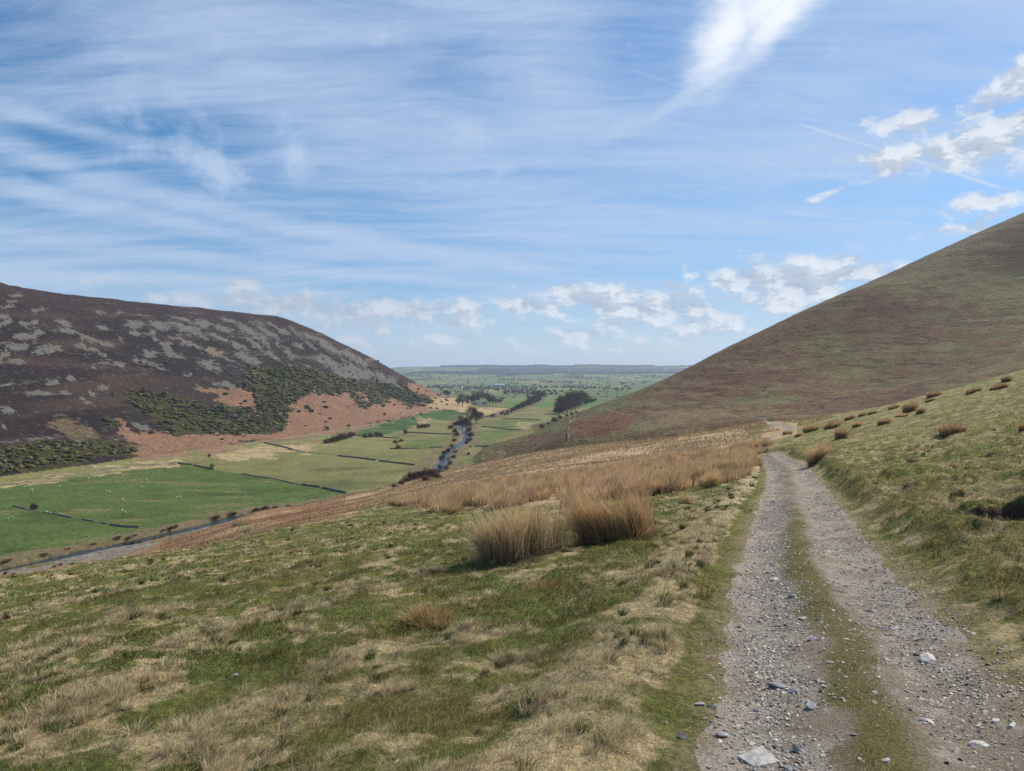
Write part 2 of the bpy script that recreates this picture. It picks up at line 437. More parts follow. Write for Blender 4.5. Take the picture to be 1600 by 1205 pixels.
# ------------------------------------------------------------------ lines on the ground (world xy)
TR = hit([(1380, 1205), (1338, 1100), (1306, 1002), (1262, 897), (1250, 850), (1242, 796), (1232, 741), (1216, 722), (1199, 709)], near_macro)
d0 = TR[0] - TR[1]; d0 = d0 / np.hypot(*d0)
TRK = np.vstack([TR[0] + d0 * 9, TR[0] + d0 * 3, TR])
TRK[:, 0] += 0.05
TRACK = resample(TRK, 0.5)
TRACK_HW = 1.0
FP = hit([(1234, 671), (1226, 664)], near_macro)
FP2 = hit([(1211, 662), (1195, 655), (1178, 650), (1147, 647), (1080, 647.5), (1020, 646), (960, 644.5), (932, 641)])
FAR_TRACK = resample(np.vstack([TR[-1], TR[-1] * 0.55 + FP[0] * 0.45 + np.array([-3, 0]), FP, FP2]), 2.0)
def valley_hit(p): return hit(p, lambda x, y: valley(x, y))
RIVER = resample(valley_hit([(-330, 970), (-150, 928), (0, 890), (60, 877), (150, 858), (250, 834), (340, 813), (370, 805), (430, 797), (500, 789), (575, 778), (640, 760), (672, 745), (681, 735),
                             (690, 720), (698, 706), (722, 692), (728, 680), (721, 668), (716, 661), (735, 655), (762, 653), (800, 641), (838, 629), (846, 622)]), 3.0)
RIVER_HW = 2.7
RIVER[:, 0] += 3.0 * (vnoise(np.arange(len(RIVER)) / 6.0, np.zeros(len(RIVER)), 91) - .5); RIVER[:, 1] += 7.0 * (vnoise(np.arange(len(RIVER)) / 7.0, np.ones(len(RIVER)), 92) - .5)
_far_i = int(np.argmin(np.hypot(RIVER[:, 0] - valley_hit([(725, 658)])[0][0], RIVER[:, 1] - valley_hit([(725, 658)])[0][1])))
RIVER_UP = RIVER[_far_i:]; RIVER = RIVER[:_far_i + 1]

# hummocks and small relief of the near ground
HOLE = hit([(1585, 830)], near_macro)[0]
def near_detail(x, y):
    r = np.hypot(x, y)
    ds, sd, par = polydist(x, y, TRACK)
    sd = np.where(ds < 40, np.sign(sd) * ds, 40 * np.sign(sd))
    trk = 1 - sstep(0.8, 1.25, ds)
    right = sstep(1.0, 2.0, sd)
    f = 1 - sstep(25, 70, r)
    fade = 1 - sstep(60, 160, r)
    big = fbm(x / 2.6, y / 2.6, 31, 2) - 0.5
    hum = fbm(x / 0.8 + 0.3 * y, y / 0.55, 21, 3) - 0.5
    tus = 1 - 2 * np.abs(fbm(x / 0.42, y / 0.36, 23, 2) - 0.5)
    fine = fbm(x / 0.17, y / 0.17, 41, 2) - 0.5
    left_amp = 0.20; right_amp = 0.46
    amp = left_amp + (right_amp - left_amp) * right
    d = (1 - trk) * (amp * hum * (0.4 + 0.6 * f) * fade + 0.22 * big * fade + (0.05 + 0.06 * right) * fine * f + (0.03 + 0.10 * right) * (tus - .8) * f)
    # bank beside the right rut
    edge = 1.02 + 0.35 * (fbm(x / 1.3, y / 1.3, 77, 2) - 0.4)
    bank = sstep(edge, edge + 0.55, sd) * (1 - sstep(60, 110, r)) * (0.10 + 0.16 * sstep(6, 16, y))
    d += bank
    # raised verge on the left
    d += 0.10 * np.exp(-((sd + 1.7) / 0.5) ** 2) * (1 - sstep(20, 50, r))
    # two wheel ruts and the crown between
    inr = 1 - sstep(1.1, 1.4, ds)
    d += inr * (-0.045 * np.exp(-((sd + 0.55) / 0.30) ** 2) - 0.045 * np.exp(-((sd - 0.52) / 0.30) ** 2) + 0.03 * np.exp(-((sd + 0.05) / 0.22) ** 2)
                + 0.018 * (fbm(x / 0.3, y / 0.3, 51, 2) - 0.5)) - 0.03 * inr
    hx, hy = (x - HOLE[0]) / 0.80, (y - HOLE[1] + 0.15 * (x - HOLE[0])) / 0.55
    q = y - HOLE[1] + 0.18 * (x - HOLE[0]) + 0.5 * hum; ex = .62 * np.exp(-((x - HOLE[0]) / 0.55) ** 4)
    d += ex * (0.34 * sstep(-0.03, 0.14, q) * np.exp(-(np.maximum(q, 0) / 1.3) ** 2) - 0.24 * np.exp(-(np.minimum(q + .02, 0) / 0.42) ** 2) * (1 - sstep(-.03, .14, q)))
    return d, sd, ds

def Hfull(x, y, want=False):
    x = np.asarray(x, float); y = np.asarray(y, float)
    V, L, R, N = layers(x, y)
    r = np.hypot(x, y)
    # gully and crag relief of the two hills
    L = L + 5.0 * (fbm(x / 60.0, y / 90.0, 61, 4) - 0.5) * sstep(-60, -40, L) + 2.4 * (fbm(x / 13.0, y / 13.0, 62, 4) - 0.5) * sstep(-57, -45, L)
    R = R + 1.6 * (fbm(x / 45.0, y / 60.0, 63, 3) - 0.5) + 1.5 * (fbm(x / 8.0, y / 12.0, 64, 4) - 0.5)
    near = r < 170
    nd = np.zeros_like(x); sd = np.full_like(x, 99.0); ds = np.full_like(x, 99.0)
    if near.any():
        a, b, c = near_detail(x[near], y[near]); nd[near] = a; sd[near] = b; ds[near] = c
    N = N + nd + 0.5 * (fbm(x / 7.0, y / 10.0, 65, 3) - 0.5) * sstep(45, 110, r)
    V = V + 0.9 * (fbm(x / 45.0, y / 45.0, 66, 2) - 0.5) * sstep(4000, 1500, y)
    rd, rs, _ = polydist(x, y, RIVER[::2]) if (r > 150).any() else (np.full_like(x, 999.), x * 0, x)
    rd = rd + 3.4 * (fbm(x / 11.0, y / 11.0, 67, 3) - 0.5)
    V = V - 1.9 * (1 - sstep(RIVER_HW - 0.8, RIVER_HW + 2.2, rd))
    k = np.clip(0.006 * r, 0.0, 3.0)
    h = smax(V, L, k + 1); h = smax(h, R, k + 1)
    h2 = np.where(h < -20, np.maximum(smax(h, N, k), np.maximum(h, N)), np.maximum(h, N))
    if want:
        lab = np.argmax(np.stack([V, L, R, N]), 0)
        return h2, lab, sd, ds, rd, rs
    return h2

def nearM(x, y, sd):
    """share of dry straw-coloured grass at a place on the near hillside"""
    a = fbm(x / 0.75, y / 0.75, 101, 4)
    b = fbm(x / 3.1, y / 3.1, 103, 3)
    m = 0.22 + 1.0 * (a - 0.5) + 0.5 * (b - 0.5) + 1.3 * (fbm(x / 0.38, y / 0.38, 107, 3) - 0.5) + 0.9 * (fbm(x / 0.22, y / 0.22, 106, 3) - 0.5)
    m += 0.95 * np.exp(-((sd + 1.62) / 0.42) ** 2) * (fbm(x / 0.9, y / 0.9, 104, 2) + 0.35)
    m += 0.16 * sstep(1.2, 4, sd) - 0.75 * np.exp(-((sd + 1.06) / 0.15) ** 2)
    for tx, ty, tr_ in STRAW:
        d2 = ((x - tx) ** 2 + (y - ty) ** 2) / (tr_ * tr_)
        m = m + 0.75 * np.exp(-d2)
    return np.clip(m, 0, 1)

_st = [(220, 965, 55), (250, 955, 50), (160, 985, 40), (50, 1035, 50), (100, 1020, 45), (130, 1105, 70), (60, 1130, 70), (20, 1150, 60), (300, 1000, 55), (330, 985, 40), (170, 930, 25), (190, 893, 16), (255, 887, 14), (395, 855, 14),
       (310, 1000, 35), (460, 955, 45), (440, 965, 40), (550, 915, 35), (480, 985, 30), (520, 1030, 35), (360, 1185, 70), (290, 1165, 60), (310, 1120, 40), (440, 1085, 45), (720, 1000, 30), (1, 1020, 40), (300, 895, 20),
       (660, 895, 22), (560, 910, 25), (15, 962, 22), (90, 945, 18), (1040, 1150, 60), (980, 1180, 60), (1060, 960, 45), (1010, 1020, 45), (840, 1110, 35), (620, 1070, 25), (550, 820, 12), (470, 860, 12), (800, 1020, 25), (1100, 880, 25), (1120, 840, 20)]
_sh = hit([(a, b) for a, b, c in _st], near_macro)
STRAW = [(p[0], p[1], max(0.10, c / FPX * p[1])) for p, (a, b, c) in zip(_sh, _st)]

# ------------------------------------------------------------------ painting of far ground, keyed to the survey of fields and slopes
HEATHER = (.024, .016, .016); SCREE = (.142, .135, .120); BRACKEN = (.205, .120, .080); PASTURE = (.150, .155, .056); RICH = (.062, .098, .023)
STRAWC = (.40, .30, .165); GORSEG = (.040, .042, .014)
P_BRACK = [[(180, 658), (212, 675), (265, 678), (319, 679), (372, 678), (420, 674), (442, 658), (452, 634), (487, 617), (550, 614), (605, 622), (640, 620), (640, 596), (680, 612), (722, 623), (722, 634), (690, 640), (630, 653), (555, 673), (505, 681), (470, 688), (420, 690), (380, 697), (319, 708), (212, 719), (202, 707), (194, 683)],
           [(306, 598), (345, 606), (385, 606), (400, 622), (414, 643), (390, 640), (332, 624), (318, 614)], [(410, 612), (428, 616), (436, 626), (420, 624)]]
P_GORSE = [[(186, 616), (222, 612), (292, 625), (335, 630), (385, 636), (408, 652), (402, 615), (385, 600), (376, 584), (400, 576), (440, 586), (475, 600), (458, 630), (446, 655), (442, 672), (380, 677), (320, 678), (262, 676), (240, 655), (210, 636)],
           [(400, 578), (485, 576), (520, 588), (600, 601), (640, 611), (674, 622), (668, 633), (640, 631), (600, 618), (560, 612), (490, 612), (470, 602)],
           [(550, 618), (562, 621), (578, 637), (568, 639), (553, 628)], [(568, 617), (600, 622), (612, 631), (585, 632)], [(618, 620), (640, 626), (662, 634), (640, 632)],
           [(-120, 725), (0, 706), (53, 691), (133, 687), (170, 694), (200, 690), (209, 709), (175, 712), (142, 716), (120, 729), (66, 736), (0, 743), (-120, 768)], [(478, 632), (492, 640), (482, 643)], [(158, 656), (188, 660), (180, 667), (160, 664)]]
P_TAN = [[(76, 656), (108, 655), (148, 668), (172, 688), (140, 692), (112, 688), (96, 674)]]
P_RICH = [[(-250, 800), (0, 763), (140, 744), (276, 727), (334, 734), (378, 741), (472, 758), (539, 772), (480, 786), (400, 796), (260, 824), (150, 850), (0, 882), (-250, 935)]]
P_RICH2 = [[(552, 673), (597, 661), (642, 648), (680, 640), (700, 640), (727, 646), (712, 657), (667, 656), (645, 668), (600, 679), (560, 680)]]
P_MID = [[(763, 659), (784, 655), (843, 657), (820, 665), (792, 670), (756, 666)], [(660, 684), (712, 682), (700, 700), (622, 700), (640, 690)], [(730, 672), (800, 674), (770, 693), (735, 697)]]
P_STRAW = [[(714, 640), (746, 636), (797, 639), (792, 645), (771, 650), (741, 649), (716, 645)], [(800, 668), (822, 662), (838, 659), (822, 669)], [(655, 655), (675, 657), (668, 664), (645, 668)],
           [(330, 712), (400, 700), (480, 697), (520, 690), (480, 705), (400, 716), (345, 724)], [(0, 757), (200, 728), (290, 715), (276, 725), (140, 742), (0, 762)], [(700, 664), (716, 664), (712, 690), (700, 700), (690, 716), (676, 730), (668, 735), (690, 705), (705, 685)]]
_scr = """25 462 10 3;20 470 10 4;13 480 14 3;60 484 18 3;4 495 8 6;14 500 13 3;3 506 9 5;36 505 14 4;52 504 8 3;38 526 14 5;30 543 20 7;80 545 17 8;62 551 14 4;5 556 9 8;32 565 18 4;3 566 8 5;101 505 15 5;
95 513 10 4;112 518 12 4;130 524 12 4;148 531 12 4;165 537 10 4;130 541 12 4;148 547 12 4;162 553 8 4;162 513 7 4;190 530 5 5;208 520 8 6;210 508 15 9;160 489 14 2;186 489 6 3;250 509 14 7;281 498 25 4;292 514 30 7;316 505 12 9;
239 521 10 4;235 527 20 3;233 550 12 7;268 553 16 5;260 540 8 8;305 540 22 5;332 550 17 9;228 565 22 5;180 565 18 4;329 573 20 8;393 561 18 7;348 513 18 5;390 518 18 7;361 502 18 4;342 528 22 4;401 537 14 4;80 598 10 6;64 614 22 4;104 614 8 5;
133 626 8 6;146 616 8 6;162 608 12 5;106 589 8 4;8 640 10 7;4 666 6 6;220 666 16 4;356 603 26 4;290 587 8 3;385 560 18 7;422 522 15 5;442 519 10 4;427 556 18 6;462 575 15 4;505 535 14 5;517 545 18 6;540 553 12 7;500 563 14 5;522 570 18 6;
535 583 15 6;497 610 14 4;520 612 10 4;572 607 8 4;560 565 16 6;580 585 18 6;600 590 14 5;620 600 12 4;470 540 10 4;455 553 12 4;440 540 14 4;480 525 12 4;545 575 14 5;563 582 14 5;370 540 14 5;350 560 14 4;250 575 10 3;150 575 8 2;275 529 14 3;320 528 12 3;60 520 8 3;12 600 8 3"""
SCR = [tuple(map(float, s.split())) for s in _scr.replace('\n', '').split(';')]
GREEN_EDGE = ([-300, 0, 70, 147, 245, 315, 385, 472, 560, 610, 660, 760, 850, 950, 1060, 1150, 1194, 1206, 1225, 1245, 1300, 1400, 1600],
              [945, 905, 894, 877, 866, 849, 830, 814, 797, 786, 796, 792, 790, 780, 764, 748, 738, 708, 698, 690, 664, 640, 560])

def paint(x, y, z, lab, sd, ds, rd, rs):
    n = len(x)
    yy = np.maximum(y, 0.3)
    u = U0 + x / yy * FPX; v = V0 - z / yy * FPX
    front = y > 0.5
    C = np.zeros((n, 3)); C2 = np.zeros((n, 3)); M = np.zeros(n)
    def put(m, c, c2=None, mm=None):
        C[m] = c
        if c2 is not None: C2[m] = c2
        if mm is not None: M[m] = mm
    j1 = (fbm(x / 18.0, y / 18.0, 201, 4) - 0.5); j2 = (fbm(x / 18.0 + 50, y / 18.0, 202, 4) - 0.5)
    sc_ = np.clip(FPX / yy * 14, 3, 26)
    k1 = fbm(x / 4.0, y / 4.0, 205, 3) - .5; k2 = fbm(x / 4.0 + 20, y / 4.0, 206, 3) - .5
    uj = u + (j1 + .45 * k1) * sc_ * 1.9; vj = v + (j2 + .5 * k2) * sc_ * 1.0
    # valley and plain
    V = lab == 0
    pn = fbm(x / 60.0, y / 90.0, 203, 4)[:, None]
    base = np.array(PASTURE) * (0.75 + 0.5 * pn)
    far = sstep(1150, 1500, y)[:, None]
    # patchwork of fields on the plain: cells of a warped lattice
    gx = (x + 60 * (vnoise(y / 400.0, x / 900.0, 210) - 0.5)) ; gy = y + 180 * (vnoise(x / 300.0, y / 700.0, 211) - 0.5)
    ci = np.floor(gx / (120 + 0.012 * y) + 0.5 * (np.floor(gy / 230) % 2)).astype(np.int64); cj = np.floor(gy / (230 + 0 * y)).astype(np.int64)
    h1 = _hash(ci, cj, 5)[:, None]; h2 = _hash(ci, cj, 6)[:, None]
    fld = np.where(h1 < 0.45, np.array((.085, .125, .042)), np.where(h1 < 0.75, np.array((.12, .150, .060)), np.where(h1 < 0.9, np.array((.17, .16, .08)), np.array((.065, .11, .035)))))
    fld = fld * (0.8 + 0.4 * h2)
    ridge = sstep(6800, 8300, y + 900 * (vnoise(x / 500.0, y / 900.0, 213) - 0.5))[:, None]
    fld = fld * (1 - ridge) + np.where(h1 < .62, np.array((.045, .062, .030)), np.array((.16, .155, .08))) * ridge
    base = base * (1 - far) + fld * far
    put(V, base[V], np.array((.20, .17, .07)), 0.30)
    M[V] = (0.30 + 0.9 * (fbm(x / 35.0, y / 45.0, 204, 3) - 0.5))[V] * (1 - 0.7 * far[V, 0])
    pu = u + j1 * 6 + k1 * 3; pv = v + j2 * 4 + k2 * 1.5
    for P in P_RICH: m = V & inpoly(pu, pv, P); put(m, RICH, (.090, .125, .032), 0.42)
    for P in P_RICH2: m = V & inpoly(pu, pv, P); put(m, (.036, .086, .019), (.06, .10, .026), 0.4)
    for P in P_MID: m = V & inpoly(pu, pv, P); put(m, (.095, .128, .036), (.14, .15, .05), 0.35)
    for P in P_STRAW: m = V & inpoly(uj, vj, P); put(m, (.30, .23, .125), STRAWC, 0.45)
    wet = fbm((x + y * .25) / 55.0, (y - .2 * x) / 16.0, 208, 4); mow = fbm(x / 13.0, y / 13.0, 209, 3)
    q = V & (y < 1500)
    C[q] *= (0.80 + 0.50 * (mow[q] - .1))[:, None] * (1 - 0.30 * sstep(.58, .68, wet[q]))[:, None]
    br_ = np.clip(.75 * sstep(.60, .74, fbm(x / 26.0, y / 9.0, 212, 4)), 0, 1)[:, None]
    C[q] = (C * (1 - br_) + np.array((.17, .145, .07)) * br_)[q]
    m = V & (v > 628) & (v < 636) & (u > 790) & (u < 990); put(m, (.07, .14, .035), (.12, .15, .05), .3)
    ru = polydist(x, y, RIVER_UP[::3])[0] if (y > 700).any() else np.full(n, 999.)
    m = V & (y < 1500) & ((rd < 14 + 10 * j1 * 2) | (ru < 13 + 10 * j1)); put(m, (.115, .098, .048), (.19, .14, .08), 0.45)
    m = V & (rd < RIVER_HW + 12 + 22 * j2) & (rs > 0) & (u < 372) & (fbm(x / 7.0, y / 7.0, 207, 3) > .42) ; put(m, (.165, .142, .115), (.23, .205, .175), 0.45)     # shingle
    m = V & (rd < RIVER_HW + 0.5); put(m, (.05, .045, .035), (.16, .14, .12), 0.4)
    # heather hill
    L = lab == 1
    hn = fbm(x / 40.0, y / 50.0, 220, 4)[:, None]
    hb = np.array(HEATHER) * (0.75 + 0.5 * hn)
    topm = sstep(0.05, -0.02, (v - np.interp(u, [0, 250, 450, 700], [470, 495, 520, 640])) / 100.0)[:, None]
    hb = hb * (1 - 0.5 * topm) + np.array((.048, .026, .022)) * 0.5 * topm
    put(L, hb[L], SCREE, 0.0)
    e1 = (fbm(x / 9.0, y / 9.0 + z / 4.0, 221, 4) - 0.5); e2 = (fbm(x / 9.0 + 30, y / 9.0 - z / 4.0, 222, 4) - 0.5)
    us = u + e1 * 22; vs = v + e2 * 10
    best = np.full(n, -2.0)
    Li = np.where(L & (y > 200))[0]
    ul, vl = us[Li], vs[Li]; bl = best[Li]
    for a, b, ra, rb in SCR:
        sl = 0.30 if a < 380 else 0.5
        q = 1 - np.hypot((ul - a) / (ra * 1.15), (vl - b - sl * (ul - a) * (a > 85)) / (rb * 1.05))
        bl = np.maximum(bl, q)
    best[Li] = bl
    diag = fbm((u * 0.8 + v * 1.1) / 30.0, (v - 0.62 * u) / 7.0, 223, 4)
    zone = sstep(330, 420, u) * sstep(655, 600, u) * sstep(0, 14, v - np.interp(u, [0, 400, 450, 500, 560, 610, 660], [443, 492, 500, 520, 550, 577, 603])) * sstep(625, 590, v - 0.12 * (u - 400))
    frag = fbm(x / 6.0, z / 2.2, 227, 4) - .5
    M[L] = np.clip(0.16 + 1.5 * best + 1.6 * frag * (best > -.6), -0.6, 1.1)[L]
    M[L] = np.maximum(M[L], (np.clip(0.30 + 4.5 * (diag - 0.57), -.2, .8) * zone)[L])
    M[L] = np.maximum(M[L], (np.clip(0.4 + 5.0 * (fbm(x / 22.0, z / 5.0, 225, 4) - 0.70), 0, 1))[L] * 0.8)
    rock = L & (np.hypot((us - 332) / 20, (vs - 550) / 9) < 1); C2[rock] = (.20, .155, .105)
    m = L & (uj < 350) & (fbm(x / 25.0, z / 8.0, 226, 3) > 0.62); pass
    bm_ = (sstep(.50, .70, fbm(x / 25.0, z / 8.0 + x / 60., 226, 4)) * sstep(420, 250, u))[:, None] * .75
    C[L] = (C * (1 - bm_) + np.array((.066, .040, .030)) * bm_)[L]
    for P in P_TAN: m = L & inpoly(uj, vj, P); put(m, (.105, .075, .045), (.165, .125, .07), 0.42)
    for P in P_BRACK:
        m = (L | (V & (y > 350))) & inpoly(uj, vj, P) & (v < 745); put(m, BRACKEN, (.29, .155, .09), 0.35); C[m] *= (0.62 + 0.45 * hn[m] + 0.35 * fbm(x[m] / 5.0, y[m] / 5.0, 228, 3)[:, None])
        m2 = m & (vj < 606) & (u < 390); C[m2] = SCREE
    m = (L | V) & (u > 668) & (u < 735) & (v > 622) & (v < 640) & (rd > 12); put(m, (.33, .21, .125), (.36, .27, .15), .5)
    for P in P_GORSE: m = L & inpoly(uj, vj, P); put(m, GORSEG, (.075, .062, .018), 0.4)
    # fell
    R = lab == 2
    gn = fbm(x / 30.0, (y + 2 * z) / 90.0, 230, 4)
    wz = z + 9 * (fbm(x / 50.0, y / 60.0, 235, 3) - .5) + 3 * (fbm(x / 14.0, y / 14.0, 236, 2) - .5)
    st = 0.55 * fbm(x / 22.0 + y / 50.0, wz / 1.5, 231, 4) + 0.45 * fbm(x / 9.0, y / 12.0, 232, 3)
    green = np.clip(0.05 + 0.6 * sstep(1150, 1550, u) + 3.2 * (gn - 0.5) + 1.6 * (st - 0.5) + 0.25 * sstep(600, 660, v), 0, 1)[:, None]
    fb = np.array((.158, .088, .050)) * (1 - green) + np.array((.134, .134, .046)) * green
    fb = fb * (0.66 + 0.68 * st[:, None])
    put(R, fb[R], (.185, .150, .075), 0.0)
    M[R] = np.clip(0.30 + 1.6 * (st - 0.5) + 0.25 * green[:, 0], 0, 1)[R]
    m = R & inpoly(uj, vj, [(895, 662), (960, 646), (1000, 650), (985, 668), (935, 682), (893, 690)]); put(m, (.180, .072, .042), (.17, .10, .06), .5)
    m = R & inpoly(uj, vj, [(1260, 625), (1330, 615), (1450, 600), (1440, 625), (1330, 660), (1270, 655)]); put(m, (.160, .080, .054), (.16, .11, .06), .5)
    m = R & inpoly(uj, vj, [(703, 722), (771, 698), (831, 668), (880, 652), (960, 618), (990, 622), (930, 642), (905, 640), (870, 668), (800, 693), (720, 728)]); put(m, (.125, .135, .045), (.17, .15, .07), .4)
    m = R & inpoly(uj, vj, [(790, 700), (860, 672), (885, 668), (884, 690), (800, 712)]); put(m, (.13, .080, .048), (.17, .12, .06), .4)
    m = R & (v > 640) & (u > 1000) & (u < 1330) & (fbm(x / 12.0, y / 12.0, 233, 3) > .47); put(m, (.19, .135, .072), (.24, .17, .09), .4)
    # near hillside
    N = lab == 3
    ge = np.interp(u, *GREEN_EDGE)
    gold = front & (v < ge + 6 * j1 * 2 + 3 * (fbm(x / 1.5, y / 1.5, 240, 3) - .5) * 4) & (sd < -1.2) | (front & (np.hypot(x, y) > 34) & (u < 560) & (v < ge + 8)) | (front & (y > 70) & (u > 1190) & (u < 1245))
    gold |= (sd < 0) & (y > 95) | (y > 130)
    gcol = np.array((.104, .118, .027)); 
    right = sstep(1.0, 1.8, sd)[:, None]
    nn = fbm(x / 0.5, y / 0.5, 241, 4)[:, None]; mo = fbm(x / 1.7, y / 1.7, 242, 3)[:, None]
    g = gcol * (0.65 + 0.7 * nn) ; g = g + (np.array((.165, .140, .045)) - g) * np.clip(0.15 + 2.2 * (mo - 0.5) + 0.5 * right, 0, 0.9)
    NN = np.where(N)[0]
    C[NN] = g[NN]; C2[NN] = (.34, .265, .14)
    nm = np.zeros(n); k = NN[(np.hypot(x[NN], y[NN]) < 130)]
    nm[k] = nearM(x[k], y[k], sd[k]); M[NN] = nm[NN]
    C2[NN] = np.where(right[NN] > .5, (.30, .245, .12), (.40, .32, .18))
    # strip beside the ruts: worn brown earth and moss
    we = N & (ds < 1.6) & (ds > 0.5) & (y < 60)
    wf = (1 - sstep(0.78, 1.22, ds + 0.55 * (fbm(x / .4, y / .4, 245, 3) - .5)))[:, None]
    wc = np.array((.215, .170, .095))
    C[we] = (C * (1 - wf) + wc * wf)[we]; M[we] *= (1 - 0.7 * wf[we, 0])
    G = N & gold
    row = fbm(x / 9.0, (y + 0.55 * x) / 3.2, 246, 4)
    C[G] = (np.array((.36, .245, .145)) * (0.62 + 0.76 * row[:, None]))[G]; C2[G] = (.42, .31, .18); M[G] = np.clip(0.32 + 1.6 * (fbm(x / 5.0, y / 5.0, 247, 3) - .5), 0, 1)[G]
    lg = G & (row > 0.56) & (y > 70); C[lg] = (.19, .145, .075)
    lf = G & (u < 540); C[lf] = (np.array((.235, .135, .078)) * (0.7 + 0.6 * row[:, None]))[lf]; C2[lf] = (.33, .23, .13)
    tuf = G & (u > 372) & (u < 392) & (v > 818) & (v < 832); C[tuf] = (.03, .08, .02)
    hq = y - HOLE[1] + .18 * (x - HOLE[0]) + .5 * (fbm(x / 0.8 + 0.3 * y, y / 0.55, 21, 3) - 0.5); m = N & (np.abs(x - HOLE[0]) < .55) & (hq > -.16) & (hq < .12); C[m] = (.060, .042, .028); C2[m] = (.09, .065, .04); M[m] = .3  # hollow's soil face coloured dark, with the shadow under the overhang painted in
    ft, _, _ = polydist(x, y, FAR_TRACK) if True else (x, 0, 0)
    m = ((R | N) & (ft < 0.62 + 0.5 * j1) & (y > 62) & ((y > 95) | (u > 1190))); put(m, (.26, .225, .19), (.20, .17, .14), .4)
    return np.concatenate([np.clip(C, 0.004, 1), np.clip(M, -.6, 1.2)[:, None]], 1), np.concatenate([C2, np.ones((n, 1))], 1), gold

# ------------------------------------------------------------------ ground materials
def ground_mat(name, s_big, s_fine, s_bump, bump, edge=0.08, var=0.35, amp=1.0, rough=0.95, stretch=(1, 1, 1), nrough=.62, tracks=False):
    m, T = new_mat(name)
    P = T.n('ShaderNodeTexCoord').outputs['Object']
    Ps = T.mapping(P, scale=stretch)
    a = T.n('ShaderNodeVertexColor', layer_name='Col'); b = T.n('ShaderNodeVertexColor', layer_name='ColB')
    n1 = T.noise(Ps, s_big, 8.0, nrough)
    f = T.math('ADD', a.outputs['Alpha'], T.math('MULTIPLY', T.math('SUBTRACT', n1, 0.5), amp))
    f = T.rng(f, 0.5 - edge, 0.5 + edge)
    c = T.mix(f, a.outputs['Color'], b.outputs['Color'])
    n2 = T.noise(Ps, s_fine, 6.0, 0.7)
    c = T.mix(1.0, c, T.mix(T.rng(n2, 0.25, 0.75), (1 - var, 1 - var, 1 - var, 1), (1 + var, 1 + var, 1 + var * 0.9, 1)), 'MULTIPLY')
    if tracks:
        for sc_t, wd_, dk in ((.05, .030, .55), (.11, .022, .6)):
            nt_ = T.noise(T.mapping(P, scale=(.35, .35, 3.4), loc=(sc_t * 90, 3, 1)), sc_t, 4.0, .55)
            rg = T.rng(T.math('ABSOLUTE', T.math('SUBTRACT', nt_, .5)), 0.0, wd_)
            c = T.mix(1.0, c, T.mix(rg, (dk, dk, dk, 1), (1, 1, 1, 1)), 'MULTIPLY')
    bs = T.n('ShaderNodeBsdfPrincipled'); T.link(c, bs.inputs['Base Color']); bs.inputs['Roughness'].default_value = rough
    bs.inputs['Specular IOR Level'].default_value = 0.15
    n3 = T.noise(Ps, s_bump, 8.0, 0.68)
    bp = T.n('ShaderNodeBump'); bp.inputs['Strength'].default_value = 1.0; bp.inputs['Distance'].default_value = bump
    T.link(n3, bp.inputs['Height']); T.link(bp.outputs[0], bs.inputs['Normal'])
    o = T.n('ShaderNodeOutputMaterial'); T.link(bs.outputs[0], o.inputs['Surface'])
    return m
MAT_NEAR = ground_mat('rough_grass_ground', 5.0, 22.0, 11.0, 0.09, edge=.3, var=.5, amp=1.4)
MAT_VALLEY = ground_mat('valley_pasture', 0.09, 0.5, 0.5, 0.9, edge=.25, var=.42, amp=1.3)
MAT_HEATH = ground_mat('heather_and_scree', 0.24, 1.1, 0.4, 3.2, edge=.2, var=.7, amp=4.6, stretch=(.7, .7, 2.4), nrough=.74)
MAT_FELL = ground_mat('fell_grass_and_bracken', 0.30, 1.0, 0.45, 4.0, edge=.2, var=.6, amp=1.7, stretch=(.6, .6, 2.2), nrough=.72, tracks=True)
MAT_PLAIN = ground_mat('plain_fields', 0.012, 0.05, 0.02, 3.0, edge=.2, var=.22)
MAT_TRACK = ground_mat('stony_track', 6.0, 55.0, 38.0, 0.03, edge=.12, var=.5, amp=1.0)

# ------------------------------------------------------------------ the ground sheet, a fan of rings round the viewpoint
Q = QUALITY
fine = np.arange(-41.5, 41.501, 0.085 / Q)
side_l = np.concatenate([np.arange(-180, -90, 6.0), np.arange(-90, -48, 1.5), np.arange(-48, -41.6, 0.4)])
ang = np.radians(np.concatenate([side_l, fine, -side_l[::-1][:-1]]))
def span(a, b, rate): return np.geomspace(a, b, max(2, int(math.log(b / a) / rate * Q)) + 1)[:-1]
rad = np.concatenate([span(0.5, 2.2, .03), span(2.2, 14, .0062), span(14, 60, .0085), span(60, 190, .0075), span(190, 480, .0048), span(480, 1300, .0058), span(1300, 9500, .011), span(9500, 14000, .03), [14000.]])
na, nr = len(ang), len(rad)
print('ground grid', na, nr, na * nr)
RR, AA = np.meshgrid(rad, ang, indexing='ij')
GX = (RR * np.sin(AA)).ravel(); GY = (RR * np.cos(AA)).ravel()
GZ = np.zeros_like(GX); LAB = np.zeros(GX.shape, np.int8); SD = np.zeros_like(GX); DS = np.zeros_like(GX)
RD = np.zeros_like(GX); RS = np.zeros_like(GX)
CA = np.zeros((len(GX), 4), np.float32); CB = np.zeros((len(GX), 4), np.float32); GOLD = np.zeros(len(GX), bool)
step = 150000
for i in range(0, len(GX), step):
    s = slice(i, i + step)
    h, lab, sd, ds, rd, rs = Hfull(GX[s], GY[s], True)
    GZ[s] = h; LAB[s] = lab
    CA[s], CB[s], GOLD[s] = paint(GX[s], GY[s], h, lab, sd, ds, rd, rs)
    DS[s] = ds; SD[s] = sd
VERT = np.stack([GX, GY, GZ], 1)
I = np.arange(nr * na).reshape(nr, na)
